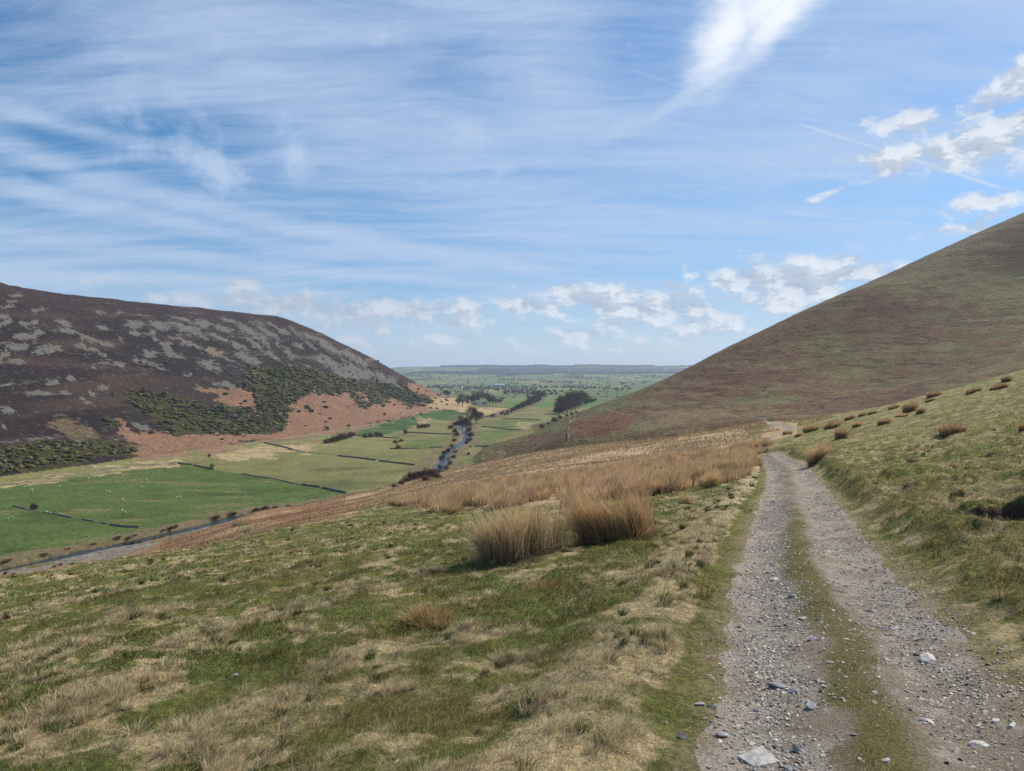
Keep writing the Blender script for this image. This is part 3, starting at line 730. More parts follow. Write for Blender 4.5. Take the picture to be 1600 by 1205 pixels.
A0 = I[:-1]; A1 = I[1:]
B0 = np.roll(A0, -1, 1); B1 = np.roll(A1, -1, 1)
FQ = np.stack([A0, A1, B1, B0], -1).reshape(-1, 4)[:, ::-1]
flab = LAB[FQ].max(1)
fy = GY[FQ].mean(1)
ntrk = (np.abs(DS[FQ].mean(1)) < 0.85 + 0.13 * (fbm(GX[FQ[:, 0]] / 0.5, GY[FQ[:, 0]] / 0.5, 301, 3) - 0.5) * 2) & (GY[FQ].mean(1) < 72) & (flab == 3)
region = np.where(ntrk, 5, np.where((flab == 0) & (fy > 1350), 4, flab))

def sub_ground(name, key, mat, label=None, verts=VERT):
    F = FQ[region == key]
    idx, inv = np.unique(F, return_inverse=True)
    me = new_mesh(name, verts[idx], inv.ravel(), np.full(len(F), 4), True, {'Col': CA[idx], 'ColB': CB[idx]})
    o = obj(name, me, mat); tag(o, kind='structure')
    return o
# colours of the track itself
tk = np.unique(FQ[region == 5])
tsd = SD[tk]; ty = GY[tk]; tx = GX[tk]
tn = fbm(tx / 0.35, ty / 0.35, 302, 4)
CA[tk, :3] = np.array((.215, .176, .138)); CB[tk, :3] = np.array((.30, .262, .222)); CA[tk, 3] = np.clip(0.5 + 1.1 * (tn - 0.5), 0, 1)
mid = np.exp(-((tsd + 0.06 + 0.35 * (fbm(tx / .9, ty / .9, 303, 3) - .5)) / 0.20) ** 2) * (1 - 0.6 * sstep(9, 18, ty))
mid = np.clip(mid * 1.5 + 2.2 * (tn - 0.60), 0, 1)[:, None] * (np.abs(tsd + 0.06) < 0.5)[:, None]
CA[tk, :3] = CA[tk, :3] * (1 - mid) + np.array((.120, .105, .040)) * mid; CA[tk, 3] *= (1 - 0.9 * mid[:, 0])
edge = np.clip(sstep(0.58, 0.86, np.abs(tsd) + .5 * (tn - .5)), 0, 1)[:, None]
CA[tk, :3] = CA[tk, :3] * (1 - edge * .8) + np.array((.225, .175, .11)) * edge * .8
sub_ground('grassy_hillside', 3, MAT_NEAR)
sub_ground('valley_floor', 0, MAT_VALLEY)
sub_ground('heather_hill', 1, MAT_HEATH)
sub_ground('grassy_fell', 2, MAT_FELL)
sub_ground('far_plain', 4, MAT_PLAIN)
sub_ground('stone_track', 5, MAT_TRACK)
ZMIN = float(GZ.min()); ZMAX = float(GZ.max())

# ------------------------------------------------------------------ river
def river():
    pts = RIVER; t = np.gradient(pts, axis=0); t /= np.hypot(t[:, 0], t[:, 1])[:, None]; nrm = np.stack([t[:, 1], -t[:, 0]], 1)
    m = 7; vs = []
    for k in range(m):
        o = (k / (m - 1) * 2 - 1) * (RIVER_HW + 3.0)
        q = pts + nrm * o; vs.append(q)
    vs = np.stack(vs, 1); z = valley(pts[:, 0], pts[:, 1]) - 0.95
    z = np.minimum.accumulate(np.maximum(z, -75)[::1]) if False else z
    co = np.concatenate([vs, np.repeat(z[:, None, None], m, 1)], 2)
    n = len(pts); Ix = np.arange(n * m).reshape(n, m)
    F = np.stack([Ix[:-1, :-1], Ix[:-1, 1:], Ix[1:, 1:], Ix[1:, :-1]], -1).reshape(-1, 4)
    me = new_mesh('river', co.reshape(-1, 3), F.ravel(), np.full(len(F), 4), True)
    mt, T = new_mat('river_water')
    P = T.n('ShaderNodeTexCoord').outputs['Object']
    bs = T.n('ShaderNodeBsdfPrincipled')
    rip = T.noise(P, 1.1, 5.0, 0.7)
    T.link(T.mix(T.rng(T.noise(P, .55, 6.0, .7), .60, .70), (.022, .028, .034, 1), (.30, .33, .36, 1)), bs.inputs['Base Color'])
    bs.inputs['Roughness'].default_value = 0.16; bs.inputs['IOR'].default_value = 1.33
    bp = T.n('ShaderNodeBump'); bp.inputs['Distance'].default_value = 0.25; T.link(rip, bp.inputs['Height']); T.link(bp.outputs[0], bs.inputs['Normal'])
    T.link(bs.outputs[0], T.n('ShaderNodeOutputMaterial').inputs['Surface'])
    tag(obj('river', me, mt), kind='structure')
river()

# ------------------------------------------------------------------ blades, rushes and stones as real geometry
def leaf_mat(name, transl=0.25, rough=0.7, var=0.0):
    m, T = new_mat(name)
    a = T.n('ShaderNodeVertexColor', layer_name='Col')
    c = a.outputs['Color']
    d = T.n('ShaderNodeBsdfPrincipled'); T.link(c, d.inputs['Base Color']); d.inputs['Roughness'].default_value = rough
    d.inputs['Specular IOR Level'].default_value = 0.2
    t = T.n('ShaderNodeBsdfTranslucent'); T.link(c, t.inputs['Color'])
    mx = T.n('ShaderNodeMixShader'); mx.inputs[0].default_value = transl
    T.link(d.outputs[0], mx.inputs[1]); T.link(t.outputs[0], mx.inputs[2])
    T.link(mx.outputs[0], T.n('ShaderNodeOutputMaterial').inputs['Surface'])
    return m
M_BLADE = leaf_mat('grass_blade', .28)
M_RUSH = leaf_mat('dry_rush_stem', .32)
M_TWIG = leaf_mat('bare_twigs', .05, .9)
M_LEAF = leaf_mat('evergreen_leaf', .12, .6)

def blade_mesh(name, P, lean, H, Wd, cb, ct, seg=2, droop=0.0, face=None):
    """P base points, lean (n,2) horizontal reach of the tip as a share of H"""
    n = len(P); yaw = RNG.uniform(0, math.pi, n) if face is None else face
    w = np.stack([np.cos(yaw), np.sin(yaw), np.zeros(n)], 1) * (Wd[:, None] * 0.5)
    L2 = np.concatenate([lean, np.zeros((n, 1))], 1); up = np.array([0, 0, 1.0])
    sh = np.clip(1 - 0.35 * (lean ** 2).sum(1), 0.35, 1)
    rows = []; cols = []
    for k in range(seg):
        t = k / seg
        c = P + L2 * (H * t ** 1.9)[:, None] + up * (H * sh * (t - droop * t * t))[:, None]
        ww = w * (1 - 0.45 * t)
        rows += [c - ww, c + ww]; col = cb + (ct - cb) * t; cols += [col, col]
    tip = P + L2 * H[:, None] + up * (H * sh * (1 - droop))[:, None]
    rows.append(tip); cols.append(ct)
    nv = 2 * seg + 1
    V_ = np.stack(rows, 1).reshape(-1, 3); C_ = np.stack(cols, 1).reshape(-1, 3)
    b = (np.arange(n) * nv)[:, None]
    fl = []; ct_ = []
    loops = []
    for k in range(seg - 1):
        loops.append(b + np.array([2 * k, 2 * k + 1, 2 * k + 3, 2 * k + 2]))
    loops.append(b + np.array([2 * seg - 2, 2 * seg - 1, 2 * seg]))
    flat = np.concatenate(loops, 1).ravel()
    cnt = np.tile(np.array([4] * (seg - 1) + [3]), n)
    return new_mesh(name, V_, flat, cnt, False, {'Col': C_})

def fan_points(n, r0, r1, amax=42.0, p=1.0):
    """random ground points in the fan ahead; p=2 is even per square metre, smaller favours the near"""
    q = RNG.uniform(0, 1, n)
    r = (r0 ** p + q * (r1 ** p - r0 ** p)) ** (1 / p)
    a = np.radians(RNG.uniform(-amax, amax, n))
    return r * np.sin(a), r * np.cos(a)

def near_info(x, y):
    ds, sd, _ = polydist(x, y, TRACK)
    sd = np.sign(sd) * ds
    return sd, ds, nearM(x, y, sd)

def uv_of(x, y, z):
    return U0 + x / np.maximum(y, .3) * FPX, V0 - z / np.maximum(y, .3) * FPX

def chunked(f, *a, step=150000):
    return np.concatenate([f(*[q[i:i + step] for q in a]) for i in range(0, len(a[0]), step)])

GRN = np.array((.100, .130, .023)); OLV = np.array((.205, .182, .042)); STR = np.array((.57, .45, .245)); STR2 = np.array((.68, .57, .35)); BRN = np.array((.20, .115, .06))
def short_grass():
    packs = []
    for n, r0, r1, p, hs, wd in ((230000, 1.9, 7.5, 1.5, 0.030, 0.0026), (220000, 7.0, 17, 1.6, 0.040, 0.0060), (200000, 16, 62, 1.4, 0.055, 0.018)):
        n = int(n * GRASSQ)
        x, y = fan_points(n, r0, r1, p=p)
        sd, ds, m = near_info(x, y)
        keep = (ds > 0.86 + 0.09 * RNG.normal(0, 1, n)) | ((np.abs(sd + 0.06 + 0.35 * (fbm(x / .9, y / .9, 303, 3) - .5)) < 0.17) & (RNG.uniform(0, 1, n) < 0.55 * (1 - sstep(9, 18, y)) + 0.04))
        keep &= RNG.uniform(0, 1, n) > .9 * (1 - sstep(.84, 1.25, ds + .6 * (fbm(x / .3, y / .3, 431, 2) - .5))) * (ds > .8)
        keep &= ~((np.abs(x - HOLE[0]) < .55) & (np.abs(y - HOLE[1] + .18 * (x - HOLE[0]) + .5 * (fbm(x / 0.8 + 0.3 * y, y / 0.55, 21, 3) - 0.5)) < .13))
        x, y, sd, ds, m = x[keep], y[keep], sd[keep], ds[keep], m[keep]
        z = chunked(Hfull, x, y)
        u, v = uv_of(x, y, z)
        ge = np.interp(u, *GREEN_EDGE)
        keep = (v > ge - 3) | (sd > 0.9)
        x, y, z, sd, ds, m, u, v = (q[keep] for q in (x, y, z, sd, ds, m, u, v))
        n = len(x)
        straw = RNG.uniform(0, 1, n) < np.clip(1.25 * m - 0.04, 0.14, 0.92)
        tuft = fbm(x / 0.42, y / 0.42, 401, 3); mo = fbm(x / 1.7, y / 1.7, 242, 3)
        right = sstep(1.0, 2.5, sd)
        near_tuft = np.zeros(n)
        for tx, ty, tr_ in STRAW:
            near_tuft = np.maximum(near_tuft, np.exp(-((x - tx) ** 2 + (y - ty) ** 2) / (tr_ * tr_)))
        H = hs * (0.55 + 0.9 * RNG.uniform(0, 1, n)) * (0.7 + 1.1 * sstep(.45, .7, tuft))
        H *= np.where(straw, 1.25 + 1.9 * near_tuft, 1.0) * (1 - 0.25 * right)
        H *= np.where(ds < 1.3, 0.55, 1.0)
        W_ = wd * (0.7 + 0.6 * RNG.uniform(0, 1, n))
        f = RNG.uniform(0, 1, n)[:, None]
        g = GRN * (1 - f * .8) + OLV * f * .8
        oliv = np.clip(0.15 + 2.2 * (mo - 0.5) + 0.45 * right, 0, .9)[:, None]
        g = g + (np.array((.225, .190, .060)) - g) * oliv
        g = g * (0.7 + 0.6 * RNG.uniform(0, 1, n))[:, None]
        s = (STR * (1 - f) + STR2 * f) * (0.62 + 0.5 * RNG.uniform(0, 1, n))[:, None]
        s = s * (1 - 0.30 * right[:, None] * np.array((1, 1, 1.25)))
        brown = (RNG.uniform(0, 1, n) < 0.04 + 0.3 * sstep(.6, .75, fbm(x / 1.1, y / 1.1, 405, 2)))[:, None]
        s = np.where(brown, s * np.array((.72, .60, .52)), s)
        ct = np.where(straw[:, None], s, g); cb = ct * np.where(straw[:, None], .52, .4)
        lean = RNG.normal(0, 0.42, (n, 2)) + np.array([0.30, 0.05])
        lean += np.where(straw, 0.5, 0)[:, None] * RNG.normal(0, 1, (n, 2)) + (straw * near_tuft)[:, None] * np.array([.45, .15])
        packs.append((np.stack([x, y, z - 0.004], 1), lean, H, W_, cb, ct))
    # straw tufts: fans of longer blades with wind-bent tips
    nt = int(3600 * GRASSQ)
    x, y = fan_points(nt, 2.0, 32, p=1.15)
    for tx, ty, tr_ in STRAW:
        k_ = 14; x = np.append(x, tx + RNG.normal(0, tr_ * .6, k_)); y = np.append(y, ty + RNG.normal(0, tr_ * .6, k_))
    sd, ds, m = near_info(x, y); z = near_macro(x, y); u, v = uv_of(x, y, z)
    k = (ds > 1.25) & ((v > np.interp(u, *GREEN_EDGE)) | (sd > .9)) & (RNG.uniform(0, 1, len(x)) < np.clip(2.2 * (m - .22), .05, 1) * np.where(sd > 1, .8, 1))
    x, y, sd, m = x[k], y[k], sd[k], m[k]; r_ = np.hypot(x, y)
    per = np.clip((70 - 1.2 * r_).astype(int), 26, 64); idx = np.repeat(np.arange(len(x)), per); n = len(idx)
    cr = (RNG.uniform(.02, .055, len(x)) + .0012 * r_)[idx]; q = np.sqrt(RNG.uniform(0, 1, n)); a = RNG.uniform(0, 6.28, n)
    ox, oy = q * np.cos(a), q * np.sin(a); X = x[idx] + ox * cr; Y = y[idx] + oy * cr; Z = chunked(Hfull, X, Y)
    H = (RNG.uniform(.06, .135, len(x)) + .0012 * r_)[idx] * RNG.uniform(.5, 1.1, n)
    lean = np.stack([ox, oy], 1) * .75 + RNG.normal(0, .22, (n, 2)) + RNG.normal(0, .25, (len(x), 2))[idx] + np.array([.38, .10])
    br = (RNG.uniform(.85, 1.22, len(x)))[idx][:, None]; grn = (RNG.uniform(0, 1, len(x)) < .22)[idx][:, None]; f = RNG.uniform(0, 1, n)[:, None]
    ct = (STR * (1 - f) + np.array((.80, .67, .43)) * f) * br * RNG.uniform(.75, 1.1, (n, 1))
    ct = np.where(grn, np.array((.125, .145, .045)) * RNG.uniform(.7, 1.3, (n, 1)), ct); ct = np.where((sd[idx] > 1)[:, None] & ~grn, ct * np.array((.78, .74, .62)), ct)
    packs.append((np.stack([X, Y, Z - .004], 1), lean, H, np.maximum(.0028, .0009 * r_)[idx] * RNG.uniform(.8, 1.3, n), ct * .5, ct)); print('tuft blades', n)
    cat_ = [np.concatenate([p[i] for p in packs]) for i in range(6)]
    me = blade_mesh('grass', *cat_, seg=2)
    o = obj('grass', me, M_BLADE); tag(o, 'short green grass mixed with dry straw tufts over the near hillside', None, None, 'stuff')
short_grass()

RUSH_T = np.array((.78, .54, .29)); RUSH_L = np.array((.90, .73, .46))
def stems(cx, cy, rx, ry, n, h, lean0=(0.15, 0.0), fan=0.45, wd=0.010, tint=(1, 1, 1), local=None, z0=None, rot=0.0):
    q = np.sqrt(RNG.uniform(0, 1, n)); a = RNG.uniform(0, 2 * math.pi, n)
    ox, oy = q * np.cos(a), q * np.sin(a)
    px = ox * rx; py = oy * ry
    if rot:
        px, py = px * math.cos(rot) - py * math.sin(rot), px * math.sin(rot) + py * math.cos(rot)
    X, Y = cx + px, cy + py
    Z = Hfull(X, Y) - 0.02
    H = h * (0.62 + 0.38 * RNG.uniform(0, 1, n)) * (1 - 0.30 * q ** 2)
    if n < 900:
        lean = np.stack([ox, oy], 1) * fan + RNG.normal(0, 0.15, (n, 2)) + np.array(lean0)
    ns = max(3, n // 55); sub = RNG.integers(0, ns, n); sq = np.sqrt(RNG.uniform(0, 1, ns)); sa_ = RNG.uniform(0, 6.28, ns)
    so_ = np.stack([sq * np.cos(sa_), sq * np.sin(sa_)], 1)
    if n >= 900: own = so_[sub] + RNG.normal(0, .16, (n, 2)); ox, oy = own[:, 0], own[:, 1]; px = ox * rx; py = oy * ry
    if rot and n >= 900: px, py = px * math.cos(rot) - py * math.sin(rot), px * math.sin(rot) + py * math.cos(rot)
    X, Y = cx + px, cy + py; Z = Hfull(X, Y) - 0.02
    if n >= 900: H = h * RNG.uniform(.72, 1.12, ns)[sub] * (0.45 + 0.55 * RNG.uniform(0, 1, n) ** .7)
    if n >= 900: lean = so_[sub] * fan * .55 + RNG.normal(0, .12, (ns, 2))[sub] + RNG.normal(0, 0.12, (n, 2)) + np.array(lean0)
    f = RNG.uniform(0, 1, n)[:, None]
    ct = (RUSH_T * (1 - f) + RUSH_L * f) * (0.55 + 0.55 * RNG.uniform(0, 1, n))[:, None] * np.array(tint)
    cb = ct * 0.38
    W_ = wd * RNG.uniform(.7, 1.2, n)
    P = np.stack([X, Y, Z], 1)
    if local is not None: P = P - np.array(local)
    return P, lean, H, W_, cb, ct

def px2w(u, v):
    p = hit([(u, v)], near_macro)[0]; return p, p[1] / FPX

def rush_clump(u, v, wpx, hpx, n, label, name='rush_clump', group=None, tint=(1, 1, 1), lean0=(.15, 0), fan=.45, extra=(), depth=.75, wd=.010, rot=0.0):
    p, s = px2w(u, v)
    h = hpx * s * (1.12 if n > 900 else .98); rx = wpx * s * (0.365 if n > 900 else .40)
    org = (p[0], p[1], float(Hfull(np.array([p[0]]), np.array([p[1]]))[0]))
    packs = [stems(p[0], p[1], rx, rx * depth, n, h, lean0, fan, max(wd, s * 0.75), tint, org, rot=rot)]
    # bent outer stems and low litter
    m = max(10, n // 7)
    q = stems(p[0], p[1], rx * 1.05, rx * depth * 1.05, m, h * .55, lean0, 1.25, max(wd, s * .7), tint, org, rot=rot)
    packs.append(q)
    cat_ = [np.concatenate([k[i] for k in packs]) for i in range(6)]
    m2 = max(30, n // 3)
    lt = stems(p[0], p[1], rx * 1.12, rx * depth * 1.12, m2, h * .22, (0.05, 0), .9, max(wd, s * .7), (tint[0] * .42, tint[1] * .45, tint[2] * .42), org, rot=rot)
    cat_ = [np.concatenate([cat_[i], lt[i]]) for i in range(6)]
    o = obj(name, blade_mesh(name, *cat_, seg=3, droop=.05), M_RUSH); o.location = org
    tag(o, label, 'rush clump' if name == 'rush_clump' else 'grass tussock', group)
    return o
rush_clump(812, 872, 165, 92, 2300, 'broad pale brown rush clump, left of the two big ones on the near grass', lean0=(-.05, -.05), fan=.40, depth=.55, wd=.008)
rush_clump(968, 846, 172, 92, 2300, 'broad darker brown rush clump leaning left, right of the two big ones', tint=(.88, .80, .74), lean0=(-.30, .05), fan=.34, depth=.5, wd=.008, rot=.35)
rush_clump(681, 797, 20, 30, 160, 'narrow upright straw rush tuft at the left end of the rush bed', lean0=(0, 0), fan=.3)
rush_clump(1071, 786, 22, 30, 170, 'small lone upright rush tuft on short grass left of the track', lean0=(-.05, 0), fan=.4)
rush_clump(672, 972, 92, 44, 420, 'low reddish brown tussock with dark hollow under it on near grass', name='grass_tussock', tint=(.80, .70, .58), lean0=(-.15, 0), fan=.8, wd=.006)
rush_clump(850, 912, 95, 18, 300, 'flat brown tussock just below the left big rush clump', name='grass_tussock', tint=(.66, .56, .44), fan=.9, wd=.006)
rush_clump(1048, 915, 60, 16, 220, 'low dark brown tussock on the straw verge left of the track', name='grass_tussock', tint=(.5, .42, .34), fan=.9, wd=.006)
rush_clump(1095, 935, 34, 20, 160, 'small dark green-brown tussock at the track side below the straw verge', name='grass_tussock', tint=(.34, .36, .2), fan=.8, wd=.006)
_bank = [(1486, 686, 44, 23, 'round dark brown rush clump standing alone on the right bank', .80), (1314, 689, 22, 19, 'dark rush clump on the bank above the track, beside the pale one', 0.84), (1275, 721, 30, 34, 'pale straw rush clump leaning over the right edge of the track', 1.1),
         (1421, 645, 25, 17, 'dark rush clump halfway up the bank, the larger of a pair', 0.84), (1438, 650, 15, 10, 'small rush clump just right of the larger one halfway up the bank', .8),
         (1381, 667, 24, 11, 'low rush clump on the open bank left of the round dark one', .85), (1458, 621, 24, 11, 'dark low rush clump on the crest where the bank meets the fell', 0.78),
         (1521, 616, 28, 8, 'flat dark rush clump near the crest, left of two side by side', 0.74), (1560, 612, 32, 10, 'flat dark rush clump near the crest, right of two side by side', 0.74),
         (1572, 599, 17, 11, 'topmost rush clump on the crest of the right bank', 0.72), (1300, 670, 30, 14, 'brown rush clump in the row beside the far bend, nearest the bank', .85),
         (1266, 676, 30, 12, 'brown rush clump in the row beside the far bend, middle of the row', .95), (1338, 672, 16, 9, 'small pale rush tuft right of the row by the far bend', 1.0), (1248, 684, 16, 7, 'low pale rush tuft just below the row by the far bend', 1.05),
         (1598, 684, 14, 14, 'dark rush clump cut by the right edge of the view', 0.82), (1363, 648, 16, 6, 'small dark rush tuft on the skyline of the bank, right of two', 0.77), (1347, 651, 14, 6, 'small dark rush tuft on the skyline of the bank, left of two', 0.77),
         (1327, 656, 18, 7, 'low rush tuft at the foot of the bank skyline above the bend', 0.87), (1396, 641, 20, 7, 'dark rush tuft on the skyline left of the larger halfway clump', 0.77), (1408, 656, 26, 6, 'low straw rush tuft below the larger halfway clump', .95),
         (1230, 680, 18, 7, 'pale rush tuft at the bend where the track goes out of sight', 1.0), (1453, 630, 18, 5, 'low brown rush tuft under the crest clump', .8)]
for u, v, w, h, lb, tn_ in _bank:
    rush_clump(u, v + h * .15, w * .92, h * 1.38, int(140 + w * 11), lb, group='rush clumps scattered on the right bank', tint=(tn_, tn_ * .93, tn_ * .88), lean0=(.22, 0), fan=.5, wd=.010)

BED = [(612, 790), (625, 778), (660, 768), (700, 758), (850, 740), (1000, 712), (1100, 697), (1180, 690), (1197, 700), (1199, 722), (1194, 740), (1150, 752), (1060, 768), (960, 784), (900, 790), (850, 794), (760, 796), (735, 792), (700, 799), (668, 800), (655, 790)]
def rush_bed():
    n = 7000
    x = RNG.uniform(-14, 27, n); y = RNG.uniform(22, 75, n)
    z = near_macro(x, y); u, v = uv_of(x, y, z)
    k = (fbm(x / 2.2, y / 4.0, 415, 3) > .40) & inpoly(u + 6 * RNG.normal(0, 1, n), v + 1.5 * RNG.normal(0, 1, n), BED) & (RNG.uniform(0, 1, n) < 0.95 * (0.25 + 1.3 * fbm(x / 3.5, y / 2.0, 411, 3))) & (polydist(x, y, TRACK)[0] > 1.35)
    x, y = x[k], y[k]
    packs = []
    per = np.clip((95 * 34 / np.maximum(y, 26)).astype(int), 34, 130)
    idx = np.repeat(np.arange(len(x)), per); n = len(idx)
    cr = RNG.uniform(.18, .45, len(x))[idx]; q = np.sqrt(RNG.uniform(0, 1, n)); a = RNG.uniform(0, 2 * math.pi, n)
    ox, oy = q * np.cos(a), q * np.sin(a)
    X = x[idx] + ox * cr; Y = y[idx] + oy * cr; Z = chunked(Hfull, X, Y) - .02
    hc = (RNG.uniform(.75, 1.25, len(x)) * (0.62 + 0.55 * fbm(x / 4.0, y / 3.0, 413, 2)))[idx]
    H = hc * .98 * (0.6 + 0.4 * RNG.uniform(0, 1, n)) * (1 - .3 * q * q)
    lean = np.stack([ox, oy], 1) * .38 + RNG.normal(0, .13, (n, 2)) + RNG.normal(0, .14, (len(x), 2))[idx] + np.array([.28, .0])
    cc = (RNG.uniform(.62, 1.2, len(x)))[idx][:, None] * np.stack([np.ones(len(x)), RNG.uniform(.88, 1.0, len(x)), RNG.uniform(.78, 1.0, len(x))], 1)[idx]
    f = RNG.uniform(0, 1, n)[:, None]
    ct = (RUSH_T * (1 - f) + RUSH_L * f) * (0.6 + 0.5 * RNG.uniform(0, 1, n))[:, None] * cc
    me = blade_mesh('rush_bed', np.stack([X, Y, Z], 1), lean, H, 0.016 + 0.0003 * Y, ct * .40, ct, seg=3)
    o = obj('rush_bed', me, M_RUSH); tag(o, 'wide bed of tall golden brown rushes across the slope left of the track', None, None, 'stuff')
    print('rush bed', n)
rush_bed()

def moor_grass():
    n = int(190000 * GRASSQ)
    x = RNG.uniform(-95, 80, n); y = 34 + (RNG.uniform(0, 1, n) ** 1.2) * 190
    z = near_macro(x, y); u, v = uv_of(x, y, z)
    ge = np.interp(u, *GREEN_EDGE); sd, ds, m = near_info(x, y)
    row = fbm(x / 9.0, (y + 0.55 * x) / 3.2, 246, 4)
    k = (v < ge + 2) & (u > 250) & (u < 1300) & ((ds > 1.5)) & (polydist(x, y, FAR_TRACK)[0] > 1.4) & (y > 34) & ((sd < 0) | (y > 95)) & (RNG.uniform(0, 1, n) < 0.25 + 2.4 * (row - .35))
    x, y, row, u = x[k], y[k], row[k], u[k]; n = len(x); z = chunked(Hfull, x, y)
    H = (0.16 + 0.30 * RNG.uniform(0, 1, n)) * np.where(u < 560, .65, 1)
    f = RNG.uniform(0, 1, n)[:, None]
    ct = (np.array((.44, .295, .165)) * (1 - f) + np.array((.60, .44, .26)) * f) * (0.55 + 0.5 * RNG.uniform(0, 1, n))[:, None] * (0.6 + 0.8 * row)[:, None]
    ct = np.where((u < 560)[:, None], ct * np.array((.88, .74, .68)), ct)
    lean = RNG.normal(0, .35, (n, 2)) + np.array([.4, 0])
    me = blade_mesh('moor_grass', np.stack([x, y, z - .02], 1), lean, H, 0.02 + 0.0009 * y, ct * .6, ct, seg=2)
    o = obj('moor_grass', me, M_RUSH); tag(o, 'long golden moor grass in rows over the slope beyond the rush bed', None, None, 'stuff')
    print('moor', n)
moor_grass()

# ------------------------------------------------------------------ stones
def stone_mat(name, base, spread=.4):
    m, T = new_mat(name)
    P = T.n('ShaderNodeTexCoord').outputs['Object']
    a = T.n('ShaderNodeVertexColor', layer_name='Col').outputs['Color']
    n1 = T.noise(P, 24.0, 6.0, .7); n2 = T.noise(P, 150.0, 3.0, .6)
    c = T.mix(1.0, a, T.mix(T.rng(n1, .3, .7), (1 - spread,) * 3 + (1,), (1 + spread * .8,) * 3 + (1,)), 'MULTIPLY')
    c = T.mix(1.0, c, T.mix(T.rng(n2, .35, .65), (.8, .8, .8, 1), (1.15, 1.15, 1.15, 1)), 'MULTIPLY')
    b = T.n('ShaderNodeBsdfPrincipled'); T.link(c, b.inputs['Base Color']); b.inputs['Roughness'].default_value = .75
    bp = T.n('ShaderNodeBump'); bp.inputs['Distance'].default_value = .006; T.link(n1, bp.inputs['Height']); T.link(bp.outputs[0], b.inputs['Normal'])
    T.link(b.outputs[0], T.n('ShaderNodeOutputMaterial').inputs['Surface'])
    return m
M_STONE = stone_mat('slate_stone', .2)

def gravel():
    packs = []
    box = np.array([(-1, -1, -1), (1, -1, -1), (1, 1, -1), (-1, 1, -1), (-1, -1, 1), (1, -1, 1), (1, 1, 1), (-1, 1, 1)], float) * .5
    Fb = np.array([(0, 3, 2, 1), (4, 5, 6, 7), (0, 1, 5, 4), (1, 2, 6, 5), (2, 3, 7, 6), (3, 0, 4, 7)])
    VV = []; CC = []; nn = 0
    for n, r0, r1, smin, smax, p in ((int(46000 * GRASSQ), 2.2, 7.5, .0045, .032, 1.3), (int(19000 * GRASSQ), 7, 18, .010, .042, 1.2), (int(7000 * GRASSQ), 17, 60, .022, .07, 1.2)):
        # along the track: pick a depth, then a side offset
        par = RNG.uniform(0, 1, n); yy = (r0 ** p + par * (r1 ** p - r0 ** p)) ** (1 / p)
        off = np.where(RNG.uniform(0, 1, n) < .66, RNG.normal(-.50, .18, n), RNG.normal(.54, .20, n))
        off = np.where(RNG.uniform(0, 1, n) < .10, RNG.uniform(-.9, 1.05, n), off)
        cx = np.interp(yy, TRACK[:, 1], TRACK[:, 0]); sl = np.gradient(TRACK[:, 0], TRACK[:, 1]); s_ = np.interp(yy, TRACK[:, 1], sl)
        x = cx + off / np.sqrt(1 + s_ ** 2); y = yy - off * s_ / np.sqrt(1 + s_ ** 2)
        k = (fbm(x / .6, y / .6, 421, 3) + RNG.uniform(-.22, .22, n) > .40)
        x, y, off = x[k], y[k], off[k]; n = len(x)
        size = smin * (smax / smin) ** (RNG.uniform(0, 1, n) ** 3.0)
        z = chunked(Hfull, x, y)
        sc = np.stack([size * RNG.uniform(.7, 1.5, n), size * RNG.uniform(.5, 1.0, n), size * RNG.uniform(.12, .38, n)], 1)
        v = box[None] * (1 + RNG.uniform(-.38, .38, (n, 8, 3))) ; v[:, 4:, :2] *= RNG.uniform(.55, .95, (n, 1, 1))
        v = v * sc[:, None]
        tx, ty = RNG.normal(0, .22, n), RNG.normal(0, .22, n)
        v[:, :, 2] += v[:, :, 0] * tx[:, None] + v[:, :, 1] * ty[:, None]
        a = RNG.uniform(0, 2 * math.pi, n); ca, sa = np.cos(a)[:, None], np.sin(a)[:, None]
        X = v[:, :, 0] * ca - v[:, :, 1] * sa; Y = v[:, :, 0] * sa + v[:, :, 1] * ca
        v = np.stack([X + x[:, None], Y + y[:, None], v[:, :, 2] + (z + sc[:, 2] * .18)[:, None]], 2)
        t = RNG.uniform(0, 1, n)[:, None]; b = (.13 + .26 * RNG.uniform(0, 1, n) ** 1.5)[:, None]
        c = b * 1.05 * (np.array((1.06, 1.0, .93)) * t + np.array((1.20, 1.0, .80)) * (1 - t))
        VV.append(v.reshape(-1, 3)); CC.append(np.repeat(c, 8, 0)); nn += n
    V_ = np.concatenate(VV); C_ = np.concatenate(CC)
    F = (np.arange(nn) * 8)[:, None, None] + Fb[None]
    me = new_mesh('gravel', V_, F.ravel(), np.full(nn * 6, 4), False, {'Col': C_})
    o = obj('gravel', me, M_STONE); tag(o, 'loose grey slate chippings strewn along both wheel ruts', None, None, 'stuff')
gravel()

